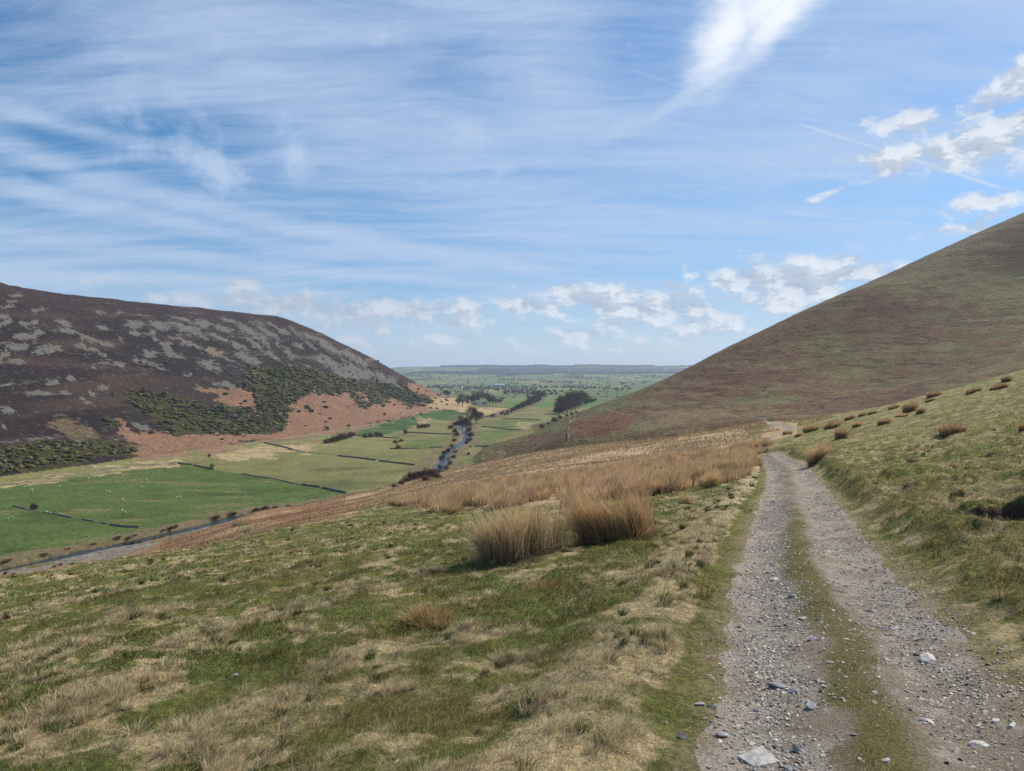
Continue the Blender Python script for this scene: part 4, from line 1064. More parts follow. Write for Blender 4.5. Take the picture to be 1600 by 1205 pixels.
import bmesh
def rock_mesh(name, size, seed, flat=1.0, cuts=7, col=(.3, .3, .3), slab=None):
    r = np.random.default_rng(seed)
    bm = bmesh.new()
    if slab:
        vs = [bm.verts.new((x, y, 0)) for x, y in slab]
        f = bm.faces.new(vs)
        e = bmesh.ops.extrude_face_region(bm, geom=[f]); up = [g for g in e['geom'] if isinstance(g, bmesh.types.BMVert)]
        for q in up: q.co.z += size[2]; q.co.x *= .985; q.co.y *= .985
        bmesh.ops.recalc_face_normals(bm, faces=bm.faces)
        bmesh.ops.bevel(bm, geom=list(bm.edges), offset=size[2] * .22, segments=2, affect='EDGES')
        bmesh.ops.subdivide_edges(bm, edges=[e for e in bm.edges if e.calc_length() > .05], cuts=3, use_grid_fill=True)
        for q in bm.verts: q.co.z += float(r.normal(0, .0012)); q.co.x += float(r.normal(0, .0016)); q.co.y += float(r.normal(0, .0016))
    else:
        bmesh.ops.create_icosphere(bm, subdivisions=3, radius=1.0)
        for k in range(cuts):                     # broken flat faces
            n = Vector(r.normal(0, 1, 3)); n.normalize(); d = r.uniform(.30, .66)
            for q in bm.verts:
                t = q.co.dot(n) - d
                if t > 0: q.co -= n * t
        for q in bm.verts:
            q.co *= 1 + float(r.normal(0, .012))
            q.co.x *= size[0]; q.co.y *= size[1]; q.co.z *= size[2]
    me = bpy.data.meshes.new(name); bm.to_mesh(me); bm.free()
    a = me.color_attributes.new('Col', 'FLOAT_COLOR', 'POINT')
    c = np.tile(np.array(col + (1,), np.float32), (len(me.vertices), 1)); a.data.foreach_set('color', c.ravel())
    return me
def stone(u, v, wpx, dpx, hfrac, seed, col, label, rot=0.0, slab=None, name='stone', group=None):
    p = hit([(u, v)], Hfull)[0]; s = p[1] / FPX
    w = wpx * s / 2; d = w * dpx
    z = float(Hfull(np.array([p[0]]), np.array([p[1]]))[0])
    if slab: slab = [(a * w, b * w) for a, b in slab]
    h = w * hfrac
    me = rock_mesh(name, (w * 1.35, d * 1.35, h * 1.3 if not slab else h), seed, col=col, slab=slab)
    o = obj(name, me, M_STONE); o.location = (p[0], p[1], z + (h * .5 if slab else h * .25)); o.rotation_euler = (0.05, -0.03, rot)
    tag(o, label, 'stone', group)
GREY = (.30, .295, .29); PALE = (.44, .41, .37); BLUE = (.235, .245, .255); DARK = (.16, .158, .155)
stone(1185, 1186, 66, .85, .13, 1, (.33, .32, .30), 'large flat four-sided grey slab lying in the left rut', rot=-.15, slab=[(-1, -.15), (-.35, -.95), (.95, -.45), (.35, .78)], name='flat_slab')
stone(1454, 1032, 30, .75, .62, 2, PALE, 'pale angular stone standing up on the right rut', rot=.7)
stone(1255, 967, 15, .6, .4, 3, GREY, 'small sharp grey stone at the edge of the grass strip', rot=.2)
stone(1269, 1107, 20, .75, .5, 4, BLUE, 'blue-grey stone beside the grass strip, lower part of the track', rot=1.0)
stone(1214, 1074, 34, .45, .25, 5, BLUE, 'long blue-grey stone half sunk in the left rut', rot=-.5)
stone(1240, 1081, 15, .6, .5, 6, BLUE, 'small rounded blue-grey stone touching the long sunk one', rot=-.4)
stone(1268, 1000, 14, .8, .35, 7, BLUE, 'blue-grey flat stone in the grass strip above the pale sparse patch', rot=.4)
stone(1127, 1150, 18, .7, .5, 8, GREY, 'blocky grey stone in the left rut above the flat slab', rot=.3)
stone(1068, 1153, 16, .55, .5, 9, DARK, 'dark oval stone on the grass edge far left of the slab', rot=-.6)
stone(1093, 1102, 13, .6, .5, 10, GREY, 'small grey stone on the left edge, left of a pair', rot=0)
stone(1112, 1106, 14, .6, .5, 11, GREY, 'small grey stone on the left edge, right of a pair', rot=-.5)
stone(1211, 1168, 12, .6, .6, 12, DARK, 'small dark pebble at the upper right corner of the flat slab', rot=.2)
stone(1253, 1175, 26, .4, .3, 13, BLUE, 'slim blue-grey shard right of the flat slab', rot=-1.0)
stone(1240, 1203, 24, .45, .3, 14, BLUE, 'slim grey shard at the bottom edge right of the slab', rot=-.5)
stone(1182, 1112, 13, .7, .5, 15, PALE, 'pale rounded stone in the middle of the left rut', rot=.3)
stone(1164, 1052, 12, .5, .4, 16, DARK, 'dark narrow stone in the upper left rut', rot=-.7)
stone(1450, 1128, 26, .35, .25, 17, PALE, 'long pale stone low in the right rut', rot=-.5)
stone(1535, 1165, 30, .5, .22, 18, PALE, 'wide pale flat stone in the right rut near the bottom', rot=-.2)
stone(1580, 1135, 18, .6, .4, 19, PALE, 'pale blunt stone by the right edge of the track near the bottom', rot=.4)
stone(1554, 1127, 14, .8, .4, 20, PALE, 'small pale stone left of the blunt one by the right edge', rot=.1)
stone(1360, 956, 16, .35, .3, 21, PALE, 'narrow pale stone high in the right rut', rot=-.5)
stone(1380, 982, 14, .4, .3, 22, PALE, 'narrow pale stone below the other in the upper right rut', rot=-.4)
stone(1437, 1001, 18, .35, .3, 23, PALE, 'long thin pale stone just above the angular one', rot=-.2)
stone(1212, 906, 14, .5, .4, 24, PALE, 'pale stone in the left rut level with the low tussocks', rot=-.2)
stone(1240, 932, 12, .9, .5, 25, BLUE, 'upright blue-grey stone at the left side of the grass strip', rot=0)
stone(770, 785, 29, .6, .45, 26, (.36, .35, .33), 'pale grey boulder at the front edge of the rush bed', rot=.1, name='boulder')
stone(369, 1055, 11, .8, .4, 27, (.45, .50, .55), 'small pale blue-grey stone lying in the grass at lower left', rot=.2)

# ------------------------------------------------------------------ vegetation and other things further off
def ico(sub=1):
    bm = bmesh.new(); bmesh.ops.create_icosphere(bm, subdivisions=sub, radius=1.0)
    v = np.array([tuple(q.co) for q in bm.verts]); f = np.array([[q.index for q in g.verts] for g in bm.faces]); bm.free()
    return v, f
ICO1 = ico(1); ICO2 = ico(2)
def blobs(name, P, S, C, mat, tpl=ICO1, rough=.28, shade=.0, parent=None):
    """many lumpy bushes in one mesh: P centres, S (n,3) radii, C (n,3) colours"""
    tv, tf = tpl; n = len(P)
    v = tv[None] * (1 + RNG.uniform(-rough, rough, (n, len(tv), 1))) * S[:, None]
    a = RNG.uniform(0, 6.28, n); ca, sa = np.cos(a)[:, None], np.sin(a)[:, None]
    v = np.stack([v[..., 0] * ca - v[..., 1] * sa, v[..., 0] * sa + v[..., 1] * ca, v[..., 2]], 2) + P[:, None]
    F = (np.arange(n) * len(tv))[:, None, None] + tf[None]
    col = np.repeat(C, len(tv), 0) * RNG.uniform(.78, 1.22, (n * len(tv), 1))
    me = new_mesh(name, v.reshape(-1, 3), F.ravel(), np.full(n * len(tf), 3), False, {'Col': col})
    return obj(name, me, mat, parent)

def gorse_scrub():
    n = 130000
    x = RNG.uniform(-560, -60, n); y = RNG.uniform(360, 1250, n)
    k = (x / y > -.85); x, y = x[k], y[k]; n = len(x)
    z = left_hill(x, y); V_ = valley(x, y); k = z > V_ - 3; x, y, z = x[k], y[k], z[k]; n = len(x)
    u, v = uv_of(x, y, z)
    j1 = (fbm(x / 14.0, y / 14.0, 501, 3) - .5); j2 = (fbm(x / 14.0 + 9, y / 14.0, 502, 3) - .5)
    ok = np.zeros(n, bool)
    for P in P_GORSE: ok |= inpoly(u + j1 * 34, v + j2 * 16, P)
    dens = fbm(x / 11.0, y / 11.0, 503, 3)
    ok &= (RNG.uniform(0, 1, n) < np.clip(2.2 * (dens - .28), .02, 1) * .75)
    stray = (RNG.uniform(0, 1, n) < .0035) & (u > 150) & (u < 700) & (v > 560) & (v < 690)
    ok |= stray
    x, y, u, v = x[ok], y[ok], u[ok], v[ok]; n = len(x); z = chunked(Hfull, x, y)
    s = RNG.uniform(.7, 2.5, n) * (1 + .35 * sstep(500, 900, y))
    S = np.stack([s * RNG.uniform(.8, 1.3, n), s * RNG.uniform(.8, 1.3, n), s * RNG.uniform(.4, .7, n)], 1)
    fl = fbm(x / 16.0, y / 16.0, 504, 2)
    yel = RNG.uniform(0, 1, n) < np.clip(.12 + 2.0 * (fl - .5) + .5 * (u < 210), .03, .6)
    C = np.where(yel[:, None], np.array((.092, .078, .022)), np.array((.046, .048, .018))) * RNG.uniform(.6, 1.35, (n, 1))
    o = blobs('gorse_scrub', np.stack([x, y, z + S[:, 2] * .4], 1), S, C, M_LEAF); tag(o, 'dark green gorse scrub flecked with yellow covering the foot of the heather hill', None, None, 'stuff')
    print('gorse', n)
gorse_scrub()

# trees: a few built once, then copied
def tube(P0, P1, r0, r1, k=6):
    a = np.array(P0, float); b = np.array(P1, float); d = b - a; d = d / (np.linalg.norm(d) + 1e-9)
    s = np.cross(d, [0.3, .9, .2]); s /= np.linalg.norm(s); t = np.cross(d, s)
    th = np.arange(k) / k * 2 * math.pi
    ring = np.cos(th)[:, None] * s + np.sin(th)[:, None] * t
    v = np.concatenate([a + ring * r0, b + ring * r1])
    f = [(i, (i + 1) % k, k + (i + 1) % k, k + i) for i in range(k)]
    return v, f
def tree_parts(seed, kind):
    """unit height tree: trunk mesh with limbs, crown mesh of twigs or leaf clumps"""
    r = np.random.default_rng(seed)
    tv, tf, off = [], [], 0
    tips = []
    def add(p0, p1, r0, r1):
        nonlocal off
        v, f = tube(p0, p1, r0, r1); tv.append(v); tf.extend([tuple(i + off for i in q) for q in f]); off += len(v)
    top = np.array([r.normal(0, .03), r.normal(0, .03), .42]) if kind != 'bush' else np.array([0, 0, .18])
    if kind == 'conifer': top = np.array([0, 0, .95])
    add((0, 0, -.06), top, .035, .02 if kind != 'conifer' else .006)
    nl = 9 if kind != 'bush' else 7
    for i in range(nl):
        a = i / nl * 6.28 + r.uniform(0, .6); st = top * r.uniform(.45, 1.0)
        L = r.uniform(.22, .42) if kind != 'conifer' else .2
        e = st + np.array([math.cos(a) * L * .75, math.sin(a) * L * .75, L * r.uniform(.7, 1.3)])
        add(st, e, .016, .006); tips.append(e)
        for j in range(2):
            b = a + r.uniform(-.8, .8); e2 = e + np.array([math.cos(b) * .12, math.sin(b) * .12, r.uniform(.06, .2)])
            add(e, e2, .006, .002); tips.append(e2)
    trunk = (np.concatenate(tv), tf)
    # crown
    if kind == 'bare':
        n = 1500; cl = r.normal(0, 1, (26, 3)); cl /= np.linalg.norm(cl, axis=1)[:, None]; cl *= r.uniform(.35, 1.0, (26, 1)) ; cl = cl * np.array([.36, .36, .33]) + np.array([0, 0, .62])
        c = cl[r.integers(0, 26, n)] + r.normal(0, .075, (n, 3)); ln, wd = r.uniform(.05, .11, n), .010
        base = np.array((.085, .066, .056)); vs = .3
    elif kind == 'dense':
        n = 1500; cl = r.normal(0, 1, (30, 3)); cl /= np.linalg.norm(cl, axis=1)[:, None]; cl = cl * r.uniform(.3, 1, (30, 1)) * np.array([.36, .36, .36]) + np.array([0, 0, .58])
        c = cl[r.integers(0, 30, n)] + r.normal(0, .07, (n, 3)); ln, wd = r.uniform(.04, .08, n), .035
        base = np.array((.040, .045, .026)); vs = .4
    elif kind == 'conifer':
        n = 1100; h = r.uniform(0.08, 1, n) ** .8; rad_c = (1.02 - h) * .24 * r.uniform(.4, 1, n) + .01; a = r.uniform(0, 6.28, n)
        c = np.stack([np.cos(a) * rad_c, np.sin(a) * rad_c, h], 1); ln, wd = r.uniform(.05, .1, n), .03; base = np.array((.022, .032, .022)); vs = .3
    else:
        n = 1100; cl = r.normal(0, 1, (22, 3)); cl[:, 2] = np.abs(cl[:, 2]); cl /= np.linalg.norm(cl, axis=1)[:, None]; cl = cl * r.uniform(.3, 1, (22, 1)) * np.array([.62, .62, .72]) + np.array([0, 0, .12])
        c = cl[r.integers(0, 22, n)] + r.normal(0, .10, (n, 3)); ln, wd = r.uniform(.08, .17, n), .022
        base = np.array((.088, .068, .048)); vs = .35
    d = r.normal(0, 1, (n, 3)); d[:, 2] = np.abs(d[:, 2]) + .4; d /= np.linalg.norm(d, axis=1)[:, None]
    s = np.cross(d, r.normal(0, 1, (n, 3))); s /= np.linalg.norm(s, axis=1)[:, None]
    ln = ln[:, None] if hasattr(ln, 'shape') else ln
    V_ = np.stack([c - s * wd / 2, c + s * wd / 2, c + d * ln + s * wd * .35, c + d * ln - s * wd * .35], 1).reshape(-1, 3)
    F = (np.arange(n) * 4)[:, None] + np.arange(4)[None]
    V_[:, 2] = np.maximum(V_[:, 2], 0.0)
    col = np.repeat(base * (1 + r.uniform(-vs, vs, (n, 1))), 4, 0)
    return trunk, (V_, F, col)
TREES = {}
BARKC = np.array((.10, .082, .068))
def tree_proto(kind, seed, tint=None):
    key = (kind, seed, tint)
    if key in TREES: return TREES[key]
    (tv, tf), (cv, cf, cc) = tree_parts(seed, kind)
    mt = new_mesh('trunk', tv, np.array(tf).ravel(), np.full(len(tf), 4), True, {'Col': np.tile(BARKC, (len(tv), 1))})
    if tint: cc = cc * np.array(tint)
    mc = new_mesh('crown', cv, cf.ravel(), np.full(len(cf), 4), False, {'Col': cc})
    mt.materials.append(M_TWIG); mc.materials.append(M_LEAF if kind in ('dense', 'conifer') else M_TWIG)
    TREES[key] = (mt, mc); return TREES[key]
_tc = [0]
def tree_at(x, y, h, kind, label, cat, name, group=None, tint=None, wide=1.0, z=None):
    _tc[0] += 1; sd = _tc[0]
    mt, mc = tree_proto(kind, sd % 4, tint)
    z = float(Hfull(np.array([x]), np.array([y]))[0]) if z is None else z
    t = empty(name, (x, y, z)); t.scale = (h * wide, h * wide, h); t.rotation_euler = (0, 0, sd * 1.7)
    tag(t, label, cat, group)
    obj('trunk' if kind != 'bush' else 'stem', mt, None, t); obj('crown', mc, None, t)
    return t
def trees_uv(spots, kind, label, cat, name, group=None, tint=None, wide=1.0, H=None):
    """spots: (u, v at foot, height in photo pixels)"""
    pts = hit([(a, b) for a, b, c in spots], H)
    for (a, b, c), (x, y) in zip(spots, pts):
        tree_at(x, y, c * y / FPX, kind, label, cat, name, group, tint, wide)

GR = (.95, .9, 1.0)
trees_uv([(736, 664, 30)], 'bare', 'tall bare tree standing alone at the river bend before the straw field', 'tree', 'bare_tree', tint=(.75, .75, .78), wide=.95)
trees_uv([(722, 668, 20), (729, 668, 17), (744, 662, 18), (750, 657, 14)], 'bare', 'low bare tree crowding round the tall one at the river bend', 'tree', 'bare_tree', 'low trees at the river bend', (.8, .8, .85), 1.2)
trees_uv([(723, 635, 20)], 'bare', 'broad bare tree left of the white farm at the foot of the heather hill', 'tree', 'bare_tree', tint=(.95, .85, 1.0), wide=1.1)
trees_uv([(716, 634, 13), (731, 631, 14), (737, 631, 13), (742, 628, 16), (748, 626, 15), (754, 626, 13), (760, 627, 14), (765, 633, 17), (770, 633, 15), (775, 632, 10), (781, 632, 9)], 'bare',
         'bare grey-brown tree sheltering the white farm', 'tree', 'bare_tree', 'trees round the white farm', GR, 1.05)
trees_uv([(739, 630, 11), (746, 628, 10), (700, 620, 10), (695, 618, 8)], 'dense', 'dark evergreen tree among the bare trees near the white farm', 'tree', 'evergreen_tree', 'evergreens by the white farm', None, 1.1)
trees_uv([(803, 645, 10), (808, 642, 10), (813, 641, 10), (818, 639, 12), (823, 638, 14), (828, 636, 14), (833, 634, 15), (837, 632, 14), (798, 647, 8), (793, 650, 7), (789, 651, 6)], 'bare',
         'bare dark tree in the line following the river beyond the straw field', 'tree', 'bare_tree', 'line of trees along the upper river', (.8, .78, .85), 1.2)
trees_uv([(834, 622, 12), (839, 624, 14), (845, 624, 14), (850, 624, 12), (842, 626, 10)], 'bare', 'bare tree in the small round copse above the river trees', 'tree', 'bare_tree', 'small round copse', (.8, .8, .9), 1.2)
trees_uv([(872, 645, 22), (878, 645, 26), (884, 643, 28), (890, 640, 28), (896, 640, 28), (901, 638, 26), (906, 636, 25), (911, 634, 22), (875, 648, 18), (881, 648, 18), (887, 646, 20), (893, 643, 20), (899, 641, 19), (904, 639, 16)], 'bare',
         'tall brown bare tree in the dense plantation beside the fell', 'tree', 'bare_tree', 'dense brown plantation beside the fell', (1.0, .82, .72), 1.1)
trees_uv([(873, 648, 12), (868, 647, 11), (914, 633, 10), (919, 632, 10), (924, 631, 9), (929, 629, 7)], 'dense', 'dark evergreen tree at the edge of the brown plantation', 'tree', 'evergreen_tree', 'evergreens edging the plantation', None, 1.2)
trees_uv([(867, 660, 9), (857, 664, 5), (846, 669, 8), (875, 654, 7), (886, 651, 5), (893, 649, 6), (900, 646, 5)], 'bush', 'round dark bush on the green flank of the fell', 'bush', 'bush', 'bushes on the fell flank', (.55, .62, .6), 1.0)
trees_uv([(684, 748, 12), (676, 746, 15), (668, 745, 16), (660, 747, 16), (651, 749, 16), (643, 751, 15), (635, 754, 13), (682, 737, 14), (674, 738, 12), (688, 728, 9), (627, 758, 10), (616, 762, 9), (665, 752, 13)], 'bush',
         'brown brushy shrub massed on the left bank where the river goes behind the slope', 'shrub', 'riverside_shrub', 'brown shrubs on the left river bank', (1.15, .98, .95), 1.0)
trees_uv([(705, 697, 7), (700, 702, 7), (695, 706, 8), (710, 690, 7), (713, 682, 8), (710, 676, 8), (705, 670, 8), (712, 665, 9), (690, 714, 8), (718, 661, 8)], 'bush', 'dark shrub lining the left edge of the bright water', 'shrub', 'riverside_shrub', 'shrubs along the left water edge', (.72, .66, .6), 1.1)
trees_uv([(734, 690, 8), (735, 682, 10), (732, 674, 9), (729, 694, 6), (712, 708, 6), (708, 716, 7), (703, 726, 7), (698, 733, 7), (733, 667, 8)], 'bush', 'grey bare shrub lining the right edge of the bright water', 'shrub', 'riverside_shrub', 'shrubs along the right water edge', (.8, .76, .78), 1.1)
trees_uv([(732, 711, 6), (735, 699, 4)], 'bush', 'small lone bush on the pasture right of the river', 'bush', 'bush', 'lone bushes right of the river', (.6, .5, .4), .8)
trees_uv([(510, 693, 10), (517, 692, 12), (524, 690, 13), (531, 688, 13), (538, 686, 12), (545, 684, 11), (551, 681, 9), (571, 684, 8), (579, 683, 9), (588, 682, 10), (595, 682, 8)], 'bush', 'grey-brown thicket shrub between the pale pasture and the foot of the hill', 'shrub', 'thicket_shrub', 'thicket along the pasture edge', (.85, .75, .78), 1.0)
trees_uv([(655, 669, 7), (661, 669, 9), (667, 668, 8)], 'bush', 'dark green gorse bush in the dark green field', 'bush', 'gorse_bush', 'gorse in the dark green field', (.42, .62, .3), 1.1)
trees_uv([(601, 649, 6)], 'bush', 'small red-brown bush alone on the bracken slope, right one of two', 'bush', 'bush', tint=(.9, .6, .5), wide=.7)
trees_uv([(512, 672, 7)], 'bush', 'small brown bush alone on the bracken slope, left one of two', 'bush', 'bush', tint=(.9, .7, .6), wide=.8)
trees_uv([(53, 797, 13)], 'bush', 'dark thorn bush standing in the bright green field by the broken wall', 'bush', 'thorn_bush', tint=(.5, .55, .5), wide=.8)
trees_uv([(331, 734, 9)], 'bare', 'small thorn tree at the end of the short wall, top of the bright green field', 'tree', 'thorn_tree', tint=(.9, .85, .8), wide=1.1)
trees_uv([(327, 718, 9)], 'bare', 'small thorn tree above the short wall near the bracken', 'tree', 'thorn_tree', tint=(.9, .85, .8), wide=.8)
trees_uv([(634, 678, 9), (622, 701, 9), (618, 693, 8), (627, 690, 7)], 'bush', 'straggling bush among the pale pastures in mid valley', 'bush', 'bush', 'bushes in the mid valley pastures', (1.1, .9, .75), .9)

for j_, i in enumerate(range(2, len(RIVER_UP) - 2, 4)):
    p = RIVER_UP[i] + RNG.normal(0, 2.6, 2)
    tree_at(p[0], p[1], RNG.uniform(2.0, 4.2), 'bush', 'dark bare shrub in the ragged line marking the upper river', 'shrub', 'riverside_shrub', 'ragged shrubs along the upper river', (.7, .66, .7), 1.1)
# shrubs along the far bank of the near river reach
k_ = 0; sp = []
for i in range(0, len(RIVER) - 1):
    p = RIVER[i]; uu = U0 + p[0] / p[1] * FPX
    if -60 < uu < 560 and RNG.uniform() < (.72 if uu > 180 else .4):
        t = RIVER[i + 1] - RIVER[i]; t /= np.hypot(*t); nrm = np.array([-t[1], t[0]])
        q = p + nrm * (RIVER_HW + 1.2 + abs(RNG.normal(0, 1.0)))
        sp.append((q[0], q[1], RNG.uniform(.7, 1.5) * (1.35 if uu > 330 else 1), uu))
for x, y, h, uu in sp:
    if uu > 190: tree_at(x, y, h, 'bush', 'low dark shrub in the row along the far bank of the near river reach', 'shrub', 'riverside_shrub', 'row of shrubs on the far bank', (.72, .64, .44), 2.0)
    else: tree_at(x, y, h * .9, 'bush', 'low tawny shrub in the row on the far bank at the left edge', 'shrub', 'riverside_shrub', 'tawny shrubs on the far bank', (1.3, 1.0, .5), 2.2)
trees_uv([(203, 846, 7), (213, 845, 8), (223, 843, 8), (233, 841, 8), (243, 839, 8), (253, 837, 7), (263, 834, 6), (270, 832, 5), (195, 851, 6), (207, 850, 6), (219, 848, 5)], 'bush', 'dark shrub on the island in the near river reach', 'shrub', 'riverside_shrub', 'shrubs on the river island', (.62, .58, .32), 1.2)
trees_uv([(85, 886, 4), (95, 884, 5), (8, 903, 5), (22, 902, 5)], 'bush', 'small dark shrub on the shingle beside the near river reach', 'shrub', 'riverside_shrub', 'shrubs on the shingle', (.5, .45, .35), 1.1)
trees_uv([(367, 823, 6)], 'bush', 'bright green bush on the brown slope above the river', 'bush', 'green_bush', tint=(.5, 1.0, .35), wide=1.2)

# ------------------------------------------------------------------ the plain: hedges, woods, distant trees
def plain_stuff():
    P, S, C = [], [], []
    def put(x, y, s, h, c):
        P.append((x, y)); S.append((s, s, h)); C.append(c)
    n = 60000
    y = 1300 + RNG.uniform(0, 1, n) ** .8 * 5600; x = RNG.uniform(-.24, .32, n) * y
    gx = (x + 60 * (vnoise(y / 400.0, x / 900.0, 210) - 0.5)); gy = y + 180 * (vnoise(x / 300.0, y / 700.0, 211) - 0.5)
    fx = gx / (120 + 0.012 * y) + 0.5 * (np.floor(gy / 230) % 2); fx = fx - np.floor(fx); fyv = gy / 230 - np.floor(gy / 230)
    wx = 3.5 / (120 + .012 * y); wy = 4.0 / 230
    on = ((np.minimum(fx, 1 - fx) < wx) & (RNG.uniform(0, 1, n) < .8)) | (np.minimum(fyv, 1 - fyv) < wy)
    gap = fbm(x / 130.0, y / 130.0, 601, 2) > .40
    on &= gap
    xs, ys = x[on], y[on]; m = len(xs)
    hs = RNG.uniform(1.0, 2.2, m); sz = RNG.uniform(2.0, 4.0, m)
    Ch = np.array((.065, .068, .042)) * RNG.uniform(.7, 1.4, (m, 1))
    # trees in hedges and small woods
    wood = fbm(x / 260.0, y / 520.0, 602, 3)
    tk_ = ((wood > .62) & (RNG.uniform(0, 1, n) < .12)) | (on & (RNG.uniform(0, 1, n) < .06)) | (RNG.uniform(0, 1, n) < .003)
    xt, yt = x[tk_], y[tk_]; mt_ = len(xt)
    ht = RNG.uniform(2.5, 6.5, mt_); st_ = RNG.uniform(3.0, 6.0, mt_)
    Ct = np.where(RNG.uniform(0, 1, (mt_, 1)) < .7, np.array((.115, .095, .085)), np.array((.050, .060, .040))) * RNG.uniform(.75, 1.3, (mt_, 1))
    def build(nm, xx, yy, ss, hh, CC, lb):
        z = chunked(Hfull, xx, yy)
        k = (z < -10) | (yy > 3500)
        lab = np.argmax(np.stack(layers(xx, yy)), 0) == 0; k = lab
        xx, yy, ss, hh, CC, z = xx[k], yy[k], ss[k], hh[k], CC[k], z[k]
        o = blobs(nm, np.stack([xx, yy, z + hh * .5], 1), np.stack([ss, ss, hh], 1), CC, M_TWIG, rough=.35); tag(o, lb, None, None, 'stuff'); print(nm, len(xx))
    build('distant_hedges', xs, ys, sz, hs, Ch, 'thin dark hedges dividing the green fields of the far plain')
    build('distant_woods', xt, yt, st_, ht, Ct, 'scattered bare woods and hedge trees over the far plain')
    # plantations along the ridge
    n = 16000
    y = RNG.uniform(5900, 9300, n); x = RNG.uniform(-.21, .30, n) * y; z = valley(x, y); u, v = uv_of(x, y, z)
    pat = fbm(x / 700.0, y / 1500.0, 603, 3)
    k = ((y > 8500) & (u > 690)) & (pat > .46) | ((y > 6600) & (y < 7700) & (pat > .54)) | ((y > 6000) & (y < 6500) & (pat > .56)) | ((u > 790) & (u < 1035) & (y > 7000) & (y < 8000) & (pat > .40))
    x, y, z = x[k], y[k], z[k]; n = len(x)
    h = RNG.uniform(7, 12, n); s = RNG.uniform(14, 26, n)
    o = blobs('ridge_plantation', np.stack([x, y, z + h * .4], 1), np.stack([s, s, h], 1), np.array((.028, .038, .032)) * RNG.uniform(.7, 1.3, (n, 1)), M_LEAF, rough=.3)
    tag(o, 'dark conifer plantations in bands along the far ridge', None, None, 'stuff'); print('ridge', n)
plain_stuff()

# ------------------------------------------------------------------ dry stone walls
def wall_mat():
    m, T = new_mat('dry_stone')
    P = T.n('ShaderNodeTexCoord').outputs['Object']
    v = T.n('ShaderNodeTexVoronoi'); v.inputs['Scale'].default_value = 2.4; T.link(T.mapping(P, scale=(1, 1, 2.2)), v.inputs['Vector'])
    c = T.mix(T.rng(T.vmath('LENGTH', v.outputs['Color']), .3, 1.4), (.085, .076, .060, 1), (.22, .20, .165, 1))
    b = T.n('ShaderNodeBsdfPrincipled'); T.link(c, b.inputs['Base Color']); b.inputs['Roughness'].default_value = .95
    bp = T.n('ShaderNodeBump'); bp.inputs['Distance'].default_value = .12; T.link(v.outputs['Distance'], bp.inputs['Height']); T.link(bp.outputs[0], b.inputs['Normal'])
    T.link(b.outputs[0], T.n('ShaderNodeOutputMaterial').inputs['Surface'])
    return m
M_WALL = wall_mat()
def wall(uv, label, h=1.25, w=.7, H=None, low=0.0, cat='wall', name='drystone_wall', group=None, mat=None):
    p = resample(hit(uv, H), 1.2)
    t = np.gradient(p, axis=0); t /= np.hypot(t[:, 0], t[:, 1])[:, None]; nr_ = np.stack([t[:, 1], -t[:, 0]], 1)
    n = len(p); z = Hfull(p[:, 0], p[:, 1])
    h *= .66; w *= .75; hh = h * (1 + RNG.uniform(-.12, .12, n)) * np.where(vnoise(np.arange(n) / 4.0, np.zeros(n), 71) < low, .35, 1.0)
    rows = []
    for o, k in ((-.5, -.35), (-.42, .55), (-.28, 1.0), (.28, 1.0), (.42, .55), (.5, -.35)):
        q = p + nr_ * (o * w) + RNG.normal(0, .03, (n, 2))
        rows.append(np.concatenate([q, (z + hh * k)[:, None]], 1))
    m = len(rows); co = np.stack(rows, 1).reshape(-1, 3); I_ = np.arange(n * m).reshape(n, m)
    F = np.stack([I_[:-1, :-1], I_[1:, :-1], I_[1:, 1:], I_[:-1, 1:]], -1).reshape(-1, 4)
    flat = np.concatenate([F.ravel(), I_[0], I_[-1][::-1]]); cnt = np.concatenate([np.full(len(F), 4), [m, m]])
    o = obj(name, new_mesh(name, co, flat, cnt, False), mat or M_WALL); tag(o, label, cat, group)
wall([(278, 725), (300, 727)], 'left half of the short dark wall at the top of the bright green field', 1.5)
wall([(302, 728), (334, 734)], 'right half of the short dark wall at the top of the bright green field, ending at a thorn tree', 1.5)
wall([(412, 692), (436, 697), (457, 703)], 'dark wall coming down from the bracken into the tan pasture', 1.4)
wall([(457, 703), (480, 707), (520, 711)], 'low broken wall continuing across the pale pasture', .8, low=.45)
wall([(378, 741), (425, 749), (472, 758)], 'thin low wall dividing the bright green field from the pale pasture', .8)
wall([(472, 758), (500, 762)], 'dark wall stub at the right corner of the bright green field, left of two', 1.6)
wall([(503, 763), (541, 771)], 'dark wall stub at the right corner of the bright green field, nearer the river', 1.6)
wall([(528, 713), (555, 716), (587, 720)], 'dark wall across the middle of the pale pasture, left of the gap', 1.5)
wall([(592, 721), (620, 724), (648, 727)], 'dark wall across the middle of the pale pasture, right of the gap', 1.5)
wall([(543, 675), (553, 680), (590, 683), (624, 685)], 'wall running behind the thicket towards the mid valley bushes', 1.3)
wall([(637, 676), (675, 678), (712, 680)], 'dark wall below the dark green field reaching the river', 1.5)
wall([(609, 701), (640, 701), (692, 699)], 'dark wall across the upper pale pasture beside the river', 1.3, low=.2)
wall([(20, 791), (48, 798), (77, 802), (120, 810), (168, 819)], 'low broken wall crossing the bright green field past the thorn bush', .8, low=.35)
wall([(172, 820), (195, 823), (218, 824)], 'short wall from the broken wall down to the river bank', 1.1)
wall([(752, 667), (775, 669), (801, 672), (825, 668), (838, 660)], 'curved wall below the green field right of the river', 1.3)
wall([(785, 655), (812, 655), (845, 657)], 'straight wall above the green field right of the river', 1.4)
wall([(741, 698), (752, 698), (764, 698)], 'very short wall on the right pasture near the water', 1.3)
wall([(887, 689), (888, 682), (887, 676), (888, 666)], 'dark wall going straight up the fell flank', 1.0, .6)
